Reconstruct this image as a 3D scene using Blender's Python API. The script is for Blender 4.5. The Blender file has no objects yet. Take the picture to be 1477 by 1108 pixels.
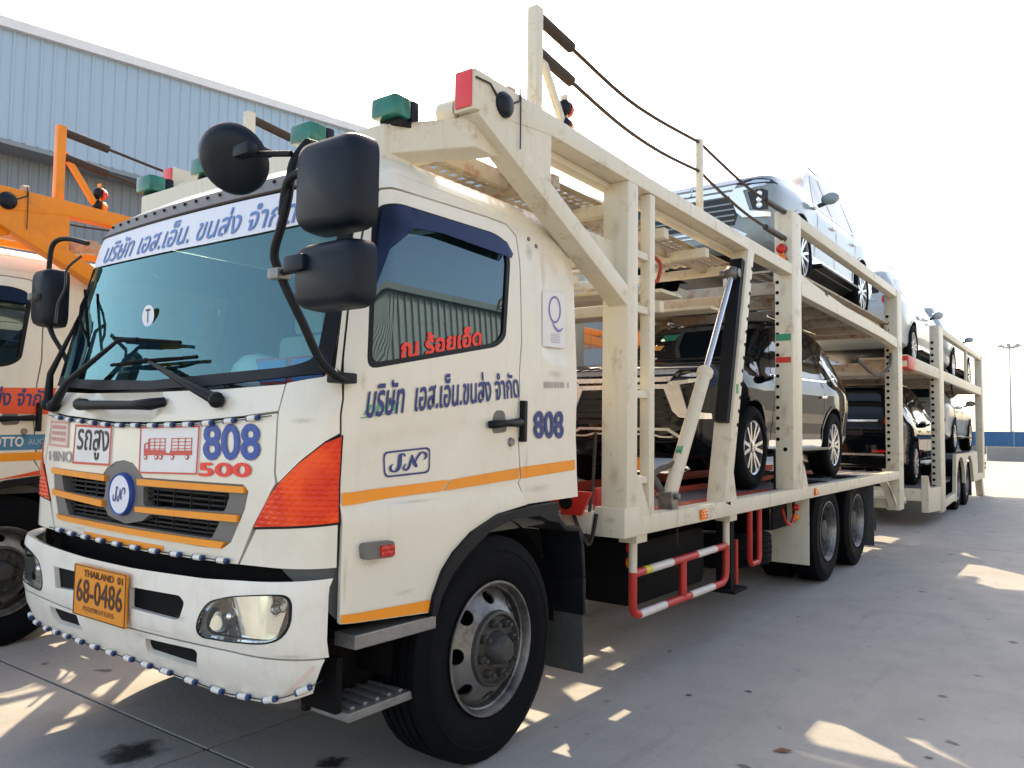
import bpy, bmesh, math, random
from mathutils import Vector, Matrix, geometry
from mathutils.bvhtree import BVHTree

random.seed(7)
SCN = bpy.context.scene
COL = SCN.collection
R = math.radians

# ------------------------------------------------------------------ camera
W_PX = 1477.0
cam_d = bpy.data.cameras.new('camera')
cam_d.sensor_fit = 'HORIZONTAL'
cam_d.sensor_width = 36.0
cam_d.lens = 36.0 * 1143.6 / W_PX
cam_d.clip_start = 0.05
cam_d.clip_end = 3000
cam = bpy.data.objects.new('camera', cam_d)
COL.objects.link(cam)
YAW, PITCH, ROLL = 0.6317, 0.0557, 0.0131
fw = Vector((-math.sin(YAW) * math.cos(PITCH), math.cos(YAW) * math.cos(PITCH), math.sin(PITCH)))
rt = Vector((math.cos(YAW), math.sin(YAW), 0))
upv = rt.cross(fw)
rt2 = rt * math.cos(ROLL) + upv * math.sin(ROLL)
up2 = -rt * math.sin(ROLL) + upv * math.cos(ROLL)
cam.matrix_world = Matrix(((rt2.x, up2.x, -fw.x, 3.4029), (rt2.y, up2.y, -fw.y, -1.7374),
                           (rt2.z, up2.z, -fw.z, 1.5174), (0, 0, 0, 1)))
SCN.camera = cam

# ------------------------------------------------------------------ sky, sun, exposure
SUN_DIR = Vector((-0.95, 0.95, 1.0)).normalized()
SUN_EL = math.asin(SUN_DIR.z)
SUN_ROT = math.atan2(SUN_DIR.x, SUN_DIR.y)
world = bpy.data.worlds.new('World')
SCN.world = world
world.use_nodes = True
wn = world.node_tree
sky = wn.nodes.new('ShaderNodeTexSky')
sky.sky_type = 'NISHITA'
sky.sun_disc = False
sky.sun_elevation = SUN_EL
sky.sun_rotation = SUN_ROT
sky.air_density = 0.8
sky.dust_density = 2.0
sky.ozone_density = 0.5
wn.links.new(sky.outputs[0], wn.nodes['Background'].inputs[0])
wn.nodes['Background'].inputs[1].default_value = 0.15
sun_d = bpy.data.lights.new('sun', 'SUN')
sun_d.energy = 2.2
sun_d.angle = R(0.6)
sun_d.color = (1.0, 0.90, 0.74)
sun = bpy.data.objects.new('sun', sun_d)
COL.objects.link(sun)
sun.rotation_euler = SUN_DIR.to_track_quat('Z', 'Y').to_euler()
SCN.view_settings.view_transform = 'Standard'
SCN.view_settings.look = 'None'
SCN.view_settings.exposure = 1.82
SCN.view_settings.use_white_balance = True
SCN.view_settings.white_balance_temperature = 8100
SCN.view_settings.white_balance_tint = 10
SCN.view_settings.gamma = 1.0
SCN.render.engine = 'CYCLES'
SCN.cycles.max_bounces = 8
SCN.cycles.transparent_max_bounces = 16
SCN.cycles.sample_clamp_indirect = 6.0
SCN.cycles.caustics_reflective = False
SCN.cycles.caustics_refractive = False
SCN.cycles.use_denoising = True

# ------------------------------------------------------------------ materials
MAT = {}


def material(name, col, rough=0.5, metal=0.0, var=0.12, scale=6.0, dirt=0.0, dirt_col=(0.16, 0.13, 0.10),
             dirt_scale=3.0, streak=0.0, coat=0.0, bump=0.0, bump_scale=60.0, rough_var=0.1, emit=None, alpha=None,
             spec=0.5, lo=0.5, hi=0.78):
    m = bpy.data.materials.new(name)
    m.use_nodes = True
    nt = m.node_tree
    N, L = nt.nodes, nt.links
    b = N['Principled BSDF']
    b.inputs['Roughness'].default_value = rough
    b.inputs['Metallic'].default_value = metal
    b.inputs['Specular IOR Level'].default_value = spec
    if coat:
        b.inputs['Coat Weight'].default_value = coat
        b.inputs['Coat Roughness'].default_value = 0.04
    tc = N.new('ShaderNodeTexCoord')
    out = None
    nz = N.new('ShaderNodeTexNoise')
    nz.inputs['Scale'].default_value = scale
    nz.inputs['Detail'].default_value = 6
    nz.inputs['Roughness'].default_value = 0.65
    L.new(tc.outputs['Object'], nz.inputs['Vector'])
    mx = N.new('ShaderNodeMix')
    mx.data_type = 'RGBA'
    mx.inputs[6].default_value = tuple(c * (1 - var) for c in col) + (1,)
    mx.inputs[7].default_value = tuple(min(1, c * (1 + var)) for c in col) + (1,)
    L.new(nz.outputs[0], mx.inputs[0])
    out = mx.outputs[2]
    if dirt:
        n2 = N.new('ShaderNodeTexNoise')
        n2.inputs['Scale'].default_value = dirt_scale
        n2.inputs['Detail'].default_value = 9
        n2.inputs['Roughness'].default_value = 0.72
        L.new(tc.outputs['Object'], n2.inputs['Vector'])
        rp = N.new('ShaderNodeMapRange')
        rp.inputs[1].default_value = lo
        rp.inputs[2].default_value = hi
        rp.inputs[4].default_value = dirt
        L.new(n2.outputs[0], rp.inputs[0])
        m2 = N.new('ShaderNodeMix')
        m2.data_type = 'RGBA'
        L.new(rp.outputs[0], m2.inputs[0])
        L.new(out, m2.inputs[6])
        m2.inputs[7].default_value = tuple(dirt_col) + (1,)
        out = m2.outputs[2]
    if streak:
        mp = N.new('ShaderNodeMapping')
        mp.inputs['Scale'].default_value = (14, 14, 1.1)
        L.new(tc.outputs['Object'], mp.inputs['Vector'])
        n3 = N.new('ShaderNodeTexNoise')
        n3.inputs['Scale'].default_value = 1.6
        n3.inputs['Detail'].default_value = 7
        n3.inputs['Roughness'].default_value = 0.7
        L.new(mp.outputs[0], n3.inputs['Vector'])
        rp = N.new('ShaderNodeMapRange')
        rp.inputs[1].default_value = 0.52
        rp.inputs[2].default_value = 0.80
        rp.inputs[4].default_value = streak
        L.new(n3.outputs[0], rp.inputs[0])
        m3 = N.new('ShaderNodeMix')
        m3.data_type = 'RGBA'
        L.new(rp.outputs[0], m3.inputs[0])
        L.new(out, m3.inputs[6])
        m3.inputs[7].default_value = (0.23, 0.14, 0.07, 1)
        out = m3.outputs[2]
    L.new(out, b.inputs['Base Color'])
    if rough_var:
        mr = N.new('ShaderNodeMapRange')
        mr.inputs[3].default_value = max(0.02, rough - rough_var)
        mr.inputs[4].default_value = min(1, rough + rough_var)
        L.new(nz.outputs[0], mr.inputs[0])
        L.new(mr.outputs[0], b.inputs['Roughness'])
    if bump:
        nb = N.new('ShaderNodeTexNoise')
        nb.inputs['Scale'].default_value = bump_scale
        nb.inputs['Detail'].default_value = 5
        L.new(tc.outputs['Object'], nb.inputs['Vector'])
        bp = N.new('ShaderNodeBump')
        bp.inputs['Strength'].default_value = bump
        bp.inputs['Distance'].default_value = 0.01
        L.new(nb.outputs[0], bp.inputs['Height'])
        L.new(bp.outputs[0], b.inputs['Normal'])
    if emit:
        b.inputs['Emission Color'].default_value = tuple(emit[:3]) + (1,)
        b.inputs['Emission Strength'].default_value = emit[3]
    MAT[name] = m
    return m


def glass(name, tint, refl, rough=0.01, refl_col=(1, 1, 1)):
    """film-coated glass: tinted see-through plus a mirror layer"""
    m = bpy.data.materials.new(name)
    m.use_nodes = True
    nt = m.node_tree
    N, L = nt.nodes, nt.links
    N.remove(N['Principled BSDF'])
    o = N['Material Output']
    tr = N.new('ShaderNodeBsdfTransparent')
    tr.inputs[0].default_value = tuple(tint) + (1,)
    gl = N.new('ShaderNodeBsdfGlossy')
    gl.inputs[0].default_value = tuple(refl_col) + (1,)
    gl.inputs['Roughness'].default_value = rough
    fr = N.new('ShaderNodeFresnel')
    fr.inputs[0].default_value = 1.5
    mr = N.new('ShaderNodeMapRange')
    mr.inputs[3].default_value = refl
    mr.inputs[4].default_value = 1.0
    L.new(fr.outputs[0], mr.inputs[0])
    mx = N.new('ShaderNodeMixShader')
    L.new(mr.outputs[0], mx.inputs[0])
    L.new(tr.outputs[0], mx.inputs[1])
    L.new(gl.outputs[0], mx.inputs[2])
    L.new(mx.outputs[0], o.inputs[0])
    MAT[name] = m
    return m


material('cab_white', (0.735, 0.70, 0.595), 0.32, var=0.03, scale=2.5, dirt=0.32, dirt_col=(0.46, 0.36, 0.22), dirt_scale=2.2, streak=0.10, coat=0.3)
material('bumper_white', (0.80, 0.77, 0.69), 0.36, var=0.03, scale=3, dirt=0.4, dirt_col=(0.40, 0.35, 0.26), dirt_scale=4, streak=0.16, coat=0.2)
material('frame_white', (0.64, 0.595, 0.475), 0.45, var=0.10, scale=2.5, dirt=0.7, dirt_col=(0.30, 0.17, 0.08), dirt_scale=7.0, lo=0.56, hi=0.72, streak=0.24, bump=0.1)
material('frame_orange', (0.85, 0.25, 0.008), 0.45, var=0.07, scale=4, dirt=0.4, dirt_col=(0.30, 0.10, 0.03), dirt_scale=4.5, streak=0.2, bump=0.15)
material('rusty_plate', (0.42, 0.365, 0.29), 0.7, var=0.3, scale=7, dirt=0.9, dirt_col=(0.26, 0.10, 0.04), dirt_scale=9, lo=0.52, hi=0.66, bump=0.4)
material('deck_grey', (0.13, 0.13, 0.14), 0.6, metal=0.2, var=0.25, scale=9, dirt=0.6, dirt_col=(0.26, 0.20, 0.15), dirt_scale=5, bump=0.3)
material('deck_red', (0.36, 0.035, 0.015), 0.6, var=0.2, scale=7, dirt=0.6, dirt_col=(0.16, 0.07, 0.05), dirt_scale=5)
material('black_plastic', (0.004, 0.006, 0.009), 0.48, spec=0.22, var=0.15, scale=14, dirt=0.2, dirt_col=(0.05, 0.048, 0.046), dirt_scale=6)
material('mirror_plastic', (0.003, 0.008, 0.016), 0.42, var=0.1, scale=10, spec=0.25)
material('grey_plastic', (0.14, 0.135, 0.13), 0.5, var=0.12, scale=10, dirt=0.2)
material('dark_interior', (0.10, 0.105, 0.11), 0.75, var=0.2)
material('seat_cloth', (0.75, 0.72, 0.69), 0.9, var=0.2, scale=20)
material('seat_dark', (0.035, 0.037, 0.042), 0.85, var=0.2, scale=20)
material('chassis_black', (0.005, 0.0055, 0.0065), 0.8, spec=0.15, var=0.3, scale=8, dirt=0.35, dirt_col=(0.03, 0.026, 0.022), dirt_scale=4)
material('rubber', (0.003, 0.004, 0.006), 0.8, spec=0.12, var=0.2, scale=20, dirt=0.3, dirt_col=(0.014, 0.013, 0.012), dirt_scale=7, bump=0.15)
material('flap_rubber', (0.045, 0.052, 0.054), 0.8, var=0.3, scale=8, dirt=0.7, dirt_col=(0.12, 0.105, 0.085), dirt_scale=5)
material('rim_steel', (0.23, 0.23, 0.225), 0.40, metal=0.7, var=0.22, scale=10, dirt=0.85, dirt_col=(0.055, 0.046, 0.038), dirt_scale=6, lo=0.44, hi=0.66, bump=0.15)
material('hub_dark', (0.06, 0.06, 0.058), 0.6, metal=0.4, var=0.25, scale=14, dirt=0.6, dirt_col=(0.05, 0.04, 0.035), dirt_scale=9, bump=0.3)
material('alloy', (0.62, 0.63, 0.65), 0.25, metal=0.9, var=0.06, scale=8, dirt=0.12)
material('chrome', (0.78, 0.79, 0.80), 0.08, metal=1.0, var=0.03, rough_var=0.04)
material('rod_steel', (0.62, 0.64, 0.67), 0.22, metal=0.95, var=0.06, scale=12, dirt=0.15)
material('step_alu', (0.26, 0.26, 0.255), 0.45, metal=0.6, var=0.2, scale=14, dirt=0.6, dirt_col=(0.10, 0.09, 0.08), dirt_scale=8, bump=0.3)
material('orange_tape', (0.90, 0.30, 0.015), 0.4, var=0.08, scale=14, dirt=0.35, dirt_col=(0.42, 0.12, 0.02), dirt_scale=7)
material('navy_ink', (0.012, 0.035, 0.17), 0.45, var=0.1)
material('blue_ink', (0.012, 0.06, 0.30), 0.4, var=0.08)
material('banner_white', (0.72, 0.75, 0.82), 0.5, var=0.03)
material('pale_blue_ink', (0.10, 0.22, 0.50), 0.5, var=0.05)
material('red_letter', (0.85, 0.03, 0.015), 0.4, var=0.06)
material('sign_white', (0.74, 0.73, 0.71), 0.5, var=0.04, dirt=0.2)
material('sign_red', (0.62, 0.07, 0.05), 0.5, var=0.1, dirt=0.2)
material('faded_red', (0.62, 0.30, 0.24), 0.6, var=0.12)
material('faded_peach', (0.72, 0.58, 0.50), 0.6, var=0.1)
material('black_ink', (0.015, 0.013, 0.012), 0.5)
material('faded_grey', (0.40, 0.37, 0.37), 0.5, var=0.15)
material('plate_yellow', (0.80, 0.27, 0.012), 0.45, var=0.06, scale=12, dirt=0.3, dirt_col=(0.35, 0.12, 0.02))
material('plate_ink', (0.06, 0.015, 0.008), 0.5)
material('green_ink', (0.10, 0.34, 0.24), 0.5)
material('purple_ink', (0.20, 0.18, 0.38), 0.5)
material('paper', (0.74, 0.73, 0.71), 0.6, var=0.03)
material('red_paint', (0.52, 0.025, 0.02), 0.45, var=0.15, scale=9, dirt=0.45, dirt_col=(0.28, 0.11, 0.08), dirt_scale=8)
material('guard_white', (0.66, 0.62, 0.58), 0.5, var=0.08, dirt=0.6, dirt_col=(0.30, 0.17, 0.13), dirt_scale=8)
material('tape_green', (0.01, 0.24, 0.13), 0.5, var=0.2)
material('tape_red', (0.60, 0.02, 0.02), 0.5, var=0.2, dirt=0.3)
material('tape_yellow', (0.62, 0.58, 0.04), 0.5, var=0.2)
material('reflector_red', (0.75, 0.05, 0.06), 0.3, var=0.06)
material('rope', (0.055, 0.040, 0.036), 0.9, var=0.4, scale=90, bump=0.8, bump_scale=160)
material('hose', (0.012, 0.012, 0.013), 0.5)
material('cable_grey', (0.10, 0.095, 0.09), 0.8, var=0.4, scale=60, bump=0.5)
material('bead_white', (0.74, 0.72, 0.66), 0.35, var=0.1, dirt=0.3)
material('bead_blue', (0.015, 0.05, 0.16), 0.3, var=0.1)
material('helmet', (0.78, 0.78, 0.74), 0.3, var=0.03)
material('notice_red', (0.62, 0.10, 0.10), 0.5, var=0.1)
material('notice_blue', (0.12, 0.30, 0.62), 0.5, var=0.3, scale=60)
material('body_red', (0.78, 0.075, 0.02), 0.35, var=0.05, dirt=0.2, coat=0.3)
material('motto_blue', (0.03, 0.20, 0.34), 0.4, var=0.1)
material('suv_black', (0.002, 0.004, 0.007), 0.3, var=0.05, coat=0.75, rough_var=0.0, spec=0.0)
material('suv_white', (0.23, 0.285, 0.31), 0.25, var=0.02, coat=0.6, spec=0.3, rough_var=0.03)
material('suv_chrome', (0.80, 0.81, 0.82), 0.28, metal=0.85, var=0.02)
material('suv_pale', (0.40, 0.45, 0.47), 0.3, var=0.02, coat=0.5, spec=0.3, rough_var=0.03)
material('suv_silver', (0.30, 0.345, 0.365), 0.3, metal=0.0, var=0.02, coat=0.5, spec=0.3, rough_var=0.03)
material('suv_trim', (0.010, 0.011, 0.013), 0.35, var=0.1)
material('suv_glass', (0.006, 0.010, 0.013), 0.03, var=0.0, rough_var=0.0, spec=0.5)
material('tail_red', (0.45, 0.01, 0.01), 0.15, var=0.05, coat=0.6)
material('cladding_blue', (0.36, 0.47, 0.56), 0.5, metal=0.1, var=0.05, scale=0.6, dirt=0.15, dirt_col=(0.25, 0.3, 0.33), dirt_scale=0.5)
material('cladding_grey', (0.22, 0.25, 0.27), 0.55, metal=0.1, var=0.06, scale=0.6)
material('cladding_light', (0.42, 0.42, 0.41), 0.5, metal=0.1, var=0.05, scale=0.5)
material('fence_blue', (0.02, 0.15, 0.33), 0.5, var=0.15, scale=1.0)
material('concrete_block', (0.28, 0.28, 0.27), 0.85, var=0.2, scale=3)
material('mast_grey', (0.30, 0.33, 0.35), 0.5, metal=0.4, var=0.05)
material('leaf_brown', (0.22, 0.09, 0.04), 0.8, var=0.2)
glass('windshield_glass', (0.60, 0.94, 0.97), 0.115, refl_col=(0.50, 0.97, 1.0))
glass('side_glass', (0.04, 0.09, 0.13), 0.10, refl_col=(0.56, 0.80, 0.92))
glass('visor_smoke', (0.03, 0.035, 0.06), 0.0, refl_col=(0.5, 0.6, 0.95))
glass('lamp_clear', (0.90, 0.93, 0.90), 0.05)


def lens(name, col, deep, ribs=True):
    """moulded plastic lens: ribs, a cloudy two-tone body and a clear gloss"""
    m = bpy.data.materials.new(name)
    m.use_nodes = True
    b = m.node_tree.nodes['Principled BSDF']
    N, L = m.node_tree.nodes, m.node_tree.links
    tc = N.new('ShaderNodeTexCoord')
    nz = N.new('ShaderNodeTexNoise')
    nz.inputs['Scale'].default_value = 5.5
    nz.inputs['Detail'].default_value = 2.5
    L.new(tc.outputs['Object'], nz.inputs['Vector'])
    mr = N.new('ShaderNodeMapRange')
    mr.inputs[1].default_value = 0.38
    mr.inputs[2].default_value = 0.62
    L.new(nz.outputs[0], mr.inputs[0])
    mx = N.new('ShaderNodeMix')
    mx.data_type = 'RGBA'
    mx.inputs[6].default_value = tuple(deep) + (1,)
    mx.inputs[7].default_value = tuple(col) + (1,)
    L.new(mr.outputs[0], mx.inputs[0])
    L.new(mx.outputs[2], b.inputs['Base Color'])
    b.inputs['Roughness'].default_value = 0.12
    b.inputs['Coat Weight'].default_value = 0.15
    b.inputs['Specular IOR Level'].default_value = 0.3
    if ribs:
        w1 = N.new('ShaderNodeTexWave')
        w1.bands_direction = 'Z'
        w1.inputs['Scale'].default_value = 16
        w2 = N.new('ShaderNodeTexWave')
        w2.bands_direction = 'DIAGONAL'
        w2.inputs['Scale'].default_value = 14
        L.new(tc.outputs['Object'], w1.inputs['Vector'])
        L.new(tc.outputs['Object'], w2.inputs['Vector'])
        ad = N.new('ShaderNodeMath')
        ad.operation = 'ADD'
        L.new(w1.outputs[1], ad.inputs[0])
        L.new(w2.outputs[1], ad.inputs[1])
        bp = N.new('ShaderNodeBump')
        bp.inputs['Strength'].default_value = 0.5
        bp.inputs['Distance'].default_value = 0.006
        L.new(ad.outputs[0], bp.inputs['Height'])
        L.new(bp.outputs[0], b.inputs['Normal'])
    MAT[name] = m
    return m


lens('lens_orange_red', (1.0, 0.085, 0.006), (0.70, 0.012, 0.002))
lens('lens_amber', (0.95, 0.28, 0.015), (0.75, 0.14, 0.008))
lens('lens_red', (0.65, 0.03, 0.015), (0.45, 0.012, 0.006))
lens('lens_green', (0.02, 0.20, 0.15), (0.008, 0.11, 0.085), False)


def concrete():
    m = bpy.data.materials.new('yard_concrete')
    m.use_nodes = True
    N, L = m.node_tree.nodes, m.node_tree.links
    b = N['Principled BSDF']
    g = N.new('ShaderNodeNewGeometry')
    def noise(scale, detail=8, rough=0.65, vec=None):
        n = N.new('ShaderNodeTexNoise')
        n.inputs['Scale'].default_value = scale
        n.inputs['Detail'].default_value = detail
        n.inputs['Roughness'].default_value = rough
        L.new(vec or g.outputs['Position'], n.inputs['Vector'])
        return n
    def ramp(src, a, b_, lo, hi):
        r = N.new('ShaderNodeMapRange')
        r.inputs[1].default_value, r.inputs[2].default_value = a, b_
        r.inputs[3].default_value, r.inputs[4].default_value = lo, hi
        L.new(src, r.inputs[0])
        return r.outputs[0]
    def mix(fac, a, col):
        x = N.new('ShaderNodeMix')
        x.data_type = 'RGBA'
        L.new(fac, x.inputs[0])
        if isinstance(a, tuple):
            x.inputs[6].default_value = a
        else:
            L.new(a, x.inputs[6])
        x.inputs[7].default_value = col
        return x.outputs[2]
    big = noise(0.35)
    mid = noise(2.2, 10, 0.7)
    fine = noise(38, 6, 0.7)
    mp = N.new('ShaderNodeMapping')
    mp.inputs['Scale'].default_value = (3.2, 0.35, 1)
    L.new(g.outputs['Position'], mp.inputs['Vector'])
    drag = noise(2.4, 9, 0.7, mp.outputs[0])
    c = mix(ramp(big.outputs[0], 0.3, 0.7, 0, 1), (0.335, 0.318, 0.295, 1), (0.40, 0.378, 0.348, 1))
    c = mix(ramp(mid.outputs[0], 0.45, 0.75, 0, 0.32), c, (0.20, 0.195, 0.188, 1))
    c = mix(ramp(drag.outputs[0], 0.55, 0.8, 0, 0.45), c, (0.155, 0.151, 0.147, 1))
    c = mix(ramp(fine.outputs[0], 0.52, 0.75, 0, 0.4), c, (0.46, 0.442, 0.418, 1))
    spots = noise(5.5, 3, 0.4)
    c = mix(ramp(spots.outputs[0], 0.70, 0.74, 0, 0.75), c, (0.06, 0.057, 0.055, 1))
    L.new(c, b.inputs['Base Color'])
    L.new(ramp(mid.outputs[0], 0.3, 0.7, 0.62, 0.85), b.inputs['Roughness'])
    bp = N.new('ShaderNodeBump')
    bp.inputs['Strength'].default_value = 0.35
    bp.inputs['Distance'].default_value = 0.01
    L.new(fine.outputs[0], bp.inputs['Height'])
    L.new(bp.outputs[0], b.inputs['Normal'])
    MAT['yard_concrete'] = m


concrete()
material('joint_tar', (0.025, 0.024, 0.024), 0.9, var=0.4, scale=12)


def stain_material(name, col, strength, a0=0.85, a1=1.25, nscale=2.2):
    m = bpy.data.materials.new(name)
    m.use_nodes = True
    N, L = m.node_tree.nodes, m.node_tree.links
    b = N['Principled BSDF']
    b.inputs['Base Color'].default_value = tuple(col) + (1,)
    b.inputs['Roughness'].default_value = 0.55
    tc = N.new('ShaderNodeTexCoord')
    ln = N.new('ShaderNodeVectorMath')
    ln.operation = 'LENGTH'
    L.new(tc.outputs['Object'], ln.inputs[0])
    nz = N.new('ShaderNodeTexNoise')
    nz.inputs['Scale'].default_value = nscale
    nz.inputs['Detail'].default_value = 6
    L.new(tc.outputs['Object'], nz.inputs['Vector'])
    ad = N.new('ShaderNodeMath')
    ad.operation = 'MULTIPLY_ADD'
    L.new(nz.outputs[0], ad.inputs[0])
    ad.inputs[1].default_value = 1.1
    L.new(ln.outputs['Value'], ad.inputs[2])
    mr = N.new('ShaderNodeMapRange')
    mr.inputs[1].default_value = a0
    mr.inputs[2].default_value = a1
    mr.inputs[3].default_value = strength
    mr.inputs[4].default_value = 0.0
    L.new(ad.outputs[0], mr.inputs[0])
    L.new(mr.outputs[0], b.inputs['Alpha'])
    MAT[name] = m


stain_material('oil_stain', (0.035, 0.034, 0.034), 0.85)
stain_material('rust_smear', (0.36, 0.20, 0.09), 0.32, 0.35, 1.3, 3.0)
stain_material('grime_smear', (0.24, 0.19, 0.14), 0.25, 0.35, 1.3, 3.0)

# ------------------------------------------------------------------ mesh helpers
def link(name, me, parent=None, mats=None):
    o = bpy.data.objects.new(name, me)
    COL.objects.link(o)
    if mats:
        for m in (mats if isinstance(mats, (list, tuple)) else [mats]):
            me.materials.append(MAT[m] if isinstance(m, str) else m)
    if parent is not None:
        o.parent = parent
    return o


def empty(name, loc=(0, 0, 0), rz=0.0):
    o = bpy.data.objects.new(name, None)
    o.empty_display_size = 0.3
    COL.objects.link(o)
    o.location = loc
    o.rotation_euler = (0, 0, rz)
    return o


def tag(o, label, cat=None, group=None, kind=None):
    if label:
        o['label'] = label
    if cat:
        o['category'] = cat
    if group:
        o['group'] = group
    if kind:
        o['kind'] = kind
    return o


class MB:
    def __init__(s):
        s.v, s.f, s.m = [], [], []

    def add(s, vs, fs, mi=0):
        b = len(s.v)
        s.v += [tuple(v) for v in vs]
        for f in fs:
            s.f.append([b + i for i in f])
            s.m.append(mi)
        return s

    def box(s, x0, x1, y0, y1, z0, z1, mi=0):
        vs = [(x, y, z) for z in (z0, z1) for y in (y0, y1) for x in (x0, x1)]
        return s.add(vs, [(0, 2, 3, 1), (4, 5, 7, 6), (0, 1, 5, 4), (2, 6, 7, 3), (0, 4, 6, 2), (1, 3, 7, 5)], mi)

    def bar(s, p0, p1, w, h, up=(0, 0, 1), mi=0):
        p0, p1 = Vector(p0), Vector(p1)
        d = (p1 - p0).normalized()
        u = Vector(up)
        side = d.cross(u)
        if side.length < 1e-4:
            side = d.cross(Vector((1, 0, 0)))
        side.normalize()
        u = side.cross(d).normalized()
        vs = []
        for p in (p0, p1):
            for a, b in ((-1, -1), (1, -1), (1, 1), (-1, 1)):
                vs.append(p + side * (a * w / 2) + u * (b * h / 2))
        return s.add(vs, [(3, 2, 1, 0), (4, 5, 6, 7), (0, 1, 5, 4), (1, 2, 6, 5), (2, 3, 7, 6), (3, 0, 4, 7)], mi)

    def tube(s, pts, r, n=8, mi=0, cap=True):
        pts = [Vector(p) for p in pts]
        rs = r if isinstance(r, (list, tuple)) else [r] * len(pts)
        rings = []
        ref = None
        for i, p in enumerate(pts):
            a = pts[max(i - 1, 0)]
            b = pts[min(i + 1, len(pts) - 1)]
            d = (b - a).normalized()
            if ref is None:
                ref = d.orthogonal().normalized()
            else:
                ref = (ref - d * ref.dot(d))
                ref = ref.normalized() if ref.length > 1e-5 else d.orthogonal().normalized()
            q = d.cross(ref)
            rings.append([p + (ref * math.cos(t) + q * math.sin(t)) * rs[i] for t in [2 * math.pi * k / n for k in range(n)]])
        vs = [v for rg in rings for v in rg]
        fs = []
        for i in range(len(pts) - 1):
            for k in range(n):
                k2 = (k + 1) % n
                fs.append((i * n + k, i * n + k2, (i + 1) * n + k2, (i + 1) * n + k))
        if cap:
            fs.append(tuple(range(n - 1, -1, -1)))
            fs.append(tuple((len(pts) - 1) * n + k for k in range(n)))
        return s.add(vs, fs, mi)

    def lathe(s, prof, n=32, axis='x', c=(0, 0, 0), mi=0, a0=0, a1=2 * math.pi, flip=1):
        """prof: (along axis, radius) list; may name a material index as third entry"""
        closed = abs(a1 - a0 - 2 * math.pi) < 1e-6
        cnt = n if closed else n + 1
        vs = []
        for p in prof:
            for k in range(cnt):
                t = a0 + (a1 - a0) * k / n
                h, q = p[1] * math.cos(t), p[1] * math.sin(t)
                if axis == 'x':
                    vs.append((c[0] + p[0] * flip, c[1] + h, c[2] + q))
                elif axis == 'y':
                    vs.append((c[0] + h, c[1] + p[0] * flip, c[2] + q))
                else:
                    vs.append((c[0] + h, c[1] + q, c[2] + p[0] * flip))
        b = len(s.v)
        s.v += vs
        for i in range(len(prof) - 1):
            m2 = prof[i][2] if len(prof[i]) > 2 else mi
            for k in range(n):
                k2 = (k + 1) % cnt
                s.f.append([b + i * cnt + k, b + i * cnt + k2, b + (i + 1) * cnt + k2, b + (i + 1) * cnt + k])
                s.m.append(m2)
        return s

    def prism(s, pts, axis, a0, a1, mi=0):
        """2-D outline pushed along an axis; outline in the other two axes in x,y,z order"""
        def mk(p, a):
            return {'x': (a, p[0], p[1]), 'y': (p[0], a, p[1]), 'z': (p[0], p[1], a)}[axis]
        n = len(pts)
        vs = [mk(p, a0) for p in pts] + [mk(p, a1) for p in pts]
        fs = [tuple(range(n)), tuple(range(2 * n - 1, n - 1, -1))]
        fs += [(i, (i + 1) % n, n + (i + 1) % n, n + i) for i in range(n)]
        return s.add(vs, fs, mi)

    def ball(s, c, r, n=10, mi=0, sc=(1, 1, 1)):
        vs, fs = [], []
        rows = n // 2
        for i in range(rows + 1):
            t = math.pi * i / rows
            for k in range(n):
                a = 2 * math.pi * k / n
                vs.append((c[0] + r * sc[0] * math.sin(t) * math.cos(a), c[1] + r * sc[1] * math.sin(t) * math.sin(a), c[2] + r * sc[2] * math.cos(t)))
        for i in range(rows):
            for k in range(n):
                fs.append((i * n + k, (i + 1) * n + k, (i + 1) * n + (k + 1) % n, i * n + (k + 1) % n))
        return s.add(vs, fs, mi)

    def mesh(s, name, bevel=0.0, smooth=None, seg=2):
        me = bpy.data.meshes.new(name)
        me.from_pydata([tuple(v) for v in s.v], [], s.f)
        me.polygons.foreach_set('material_index', s.m)
        bm = bmesh.new()
        bm.from_mesh(me)
        bmesh.ops.remove_doubles(bm, verts=bm.verts, dist=1e-5)
        bmesh.ops.recalc_face_normals(bm, faces=bm.faces)
        if bevel:
            ed = [e for e in bm.edges if len(e.link_faces) == 2 and e.calc_face_angle(0) > 0.6]
            bmesh.ops.bevel(bm, geom=ed, offset=bevel, segments=seg, profile=0.6, affect='EDGES', clamp_overlap=True)
        bm.to_mesh(me)
        bm.free()
        if smooth is not None:
            for p in me.polygons:
                p.use_smooth = True
            me.set_sharp_from_angle(angle=R(smooth))
        return me

    def obj(s, name, mats, parent=None, bevel=0.0, smooth=None, seg=2):
        return link(name, s.mesh(name, bevel, smooth, seg), parent, mats)


def beam(name, p0, p1, w, h, mat, parent, up=(0, 0, 1), bevel=0.008):
    return MB().bar(p0, p1, w, h, up).obj(name, mat, parent, bevel=bevel, smooth=35)


def boxo(name, x0, x1, y0, y1, z0, z1, mat, parent, bevel=0.006):
    return MB().box(x0, x1, y0, y1, z0, z1).obj(name, mat, parent, bevel=bevel, smooth=35)


def spline(pts, n=8):
    """Catmull-Rom through the points"""
    P = [Vector(p) for p in pts]
    out = []
    for i in range(len(P) - 1):
        a, b, c, d = P[max(i - 1, 0)], P[i], P[i + 1], P[min(i + 2, len(P) - 1)]
        for k in range(n):
            t = k / n
            out.append(0.5 * ((2 * b) + (c - a) * t + (2 * a - 5 * b + 4 * c - d) * t * t + (3 * b - a - 3 * c + d) * t ** 3))
    out.append(P[-1])
    return out


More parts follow.
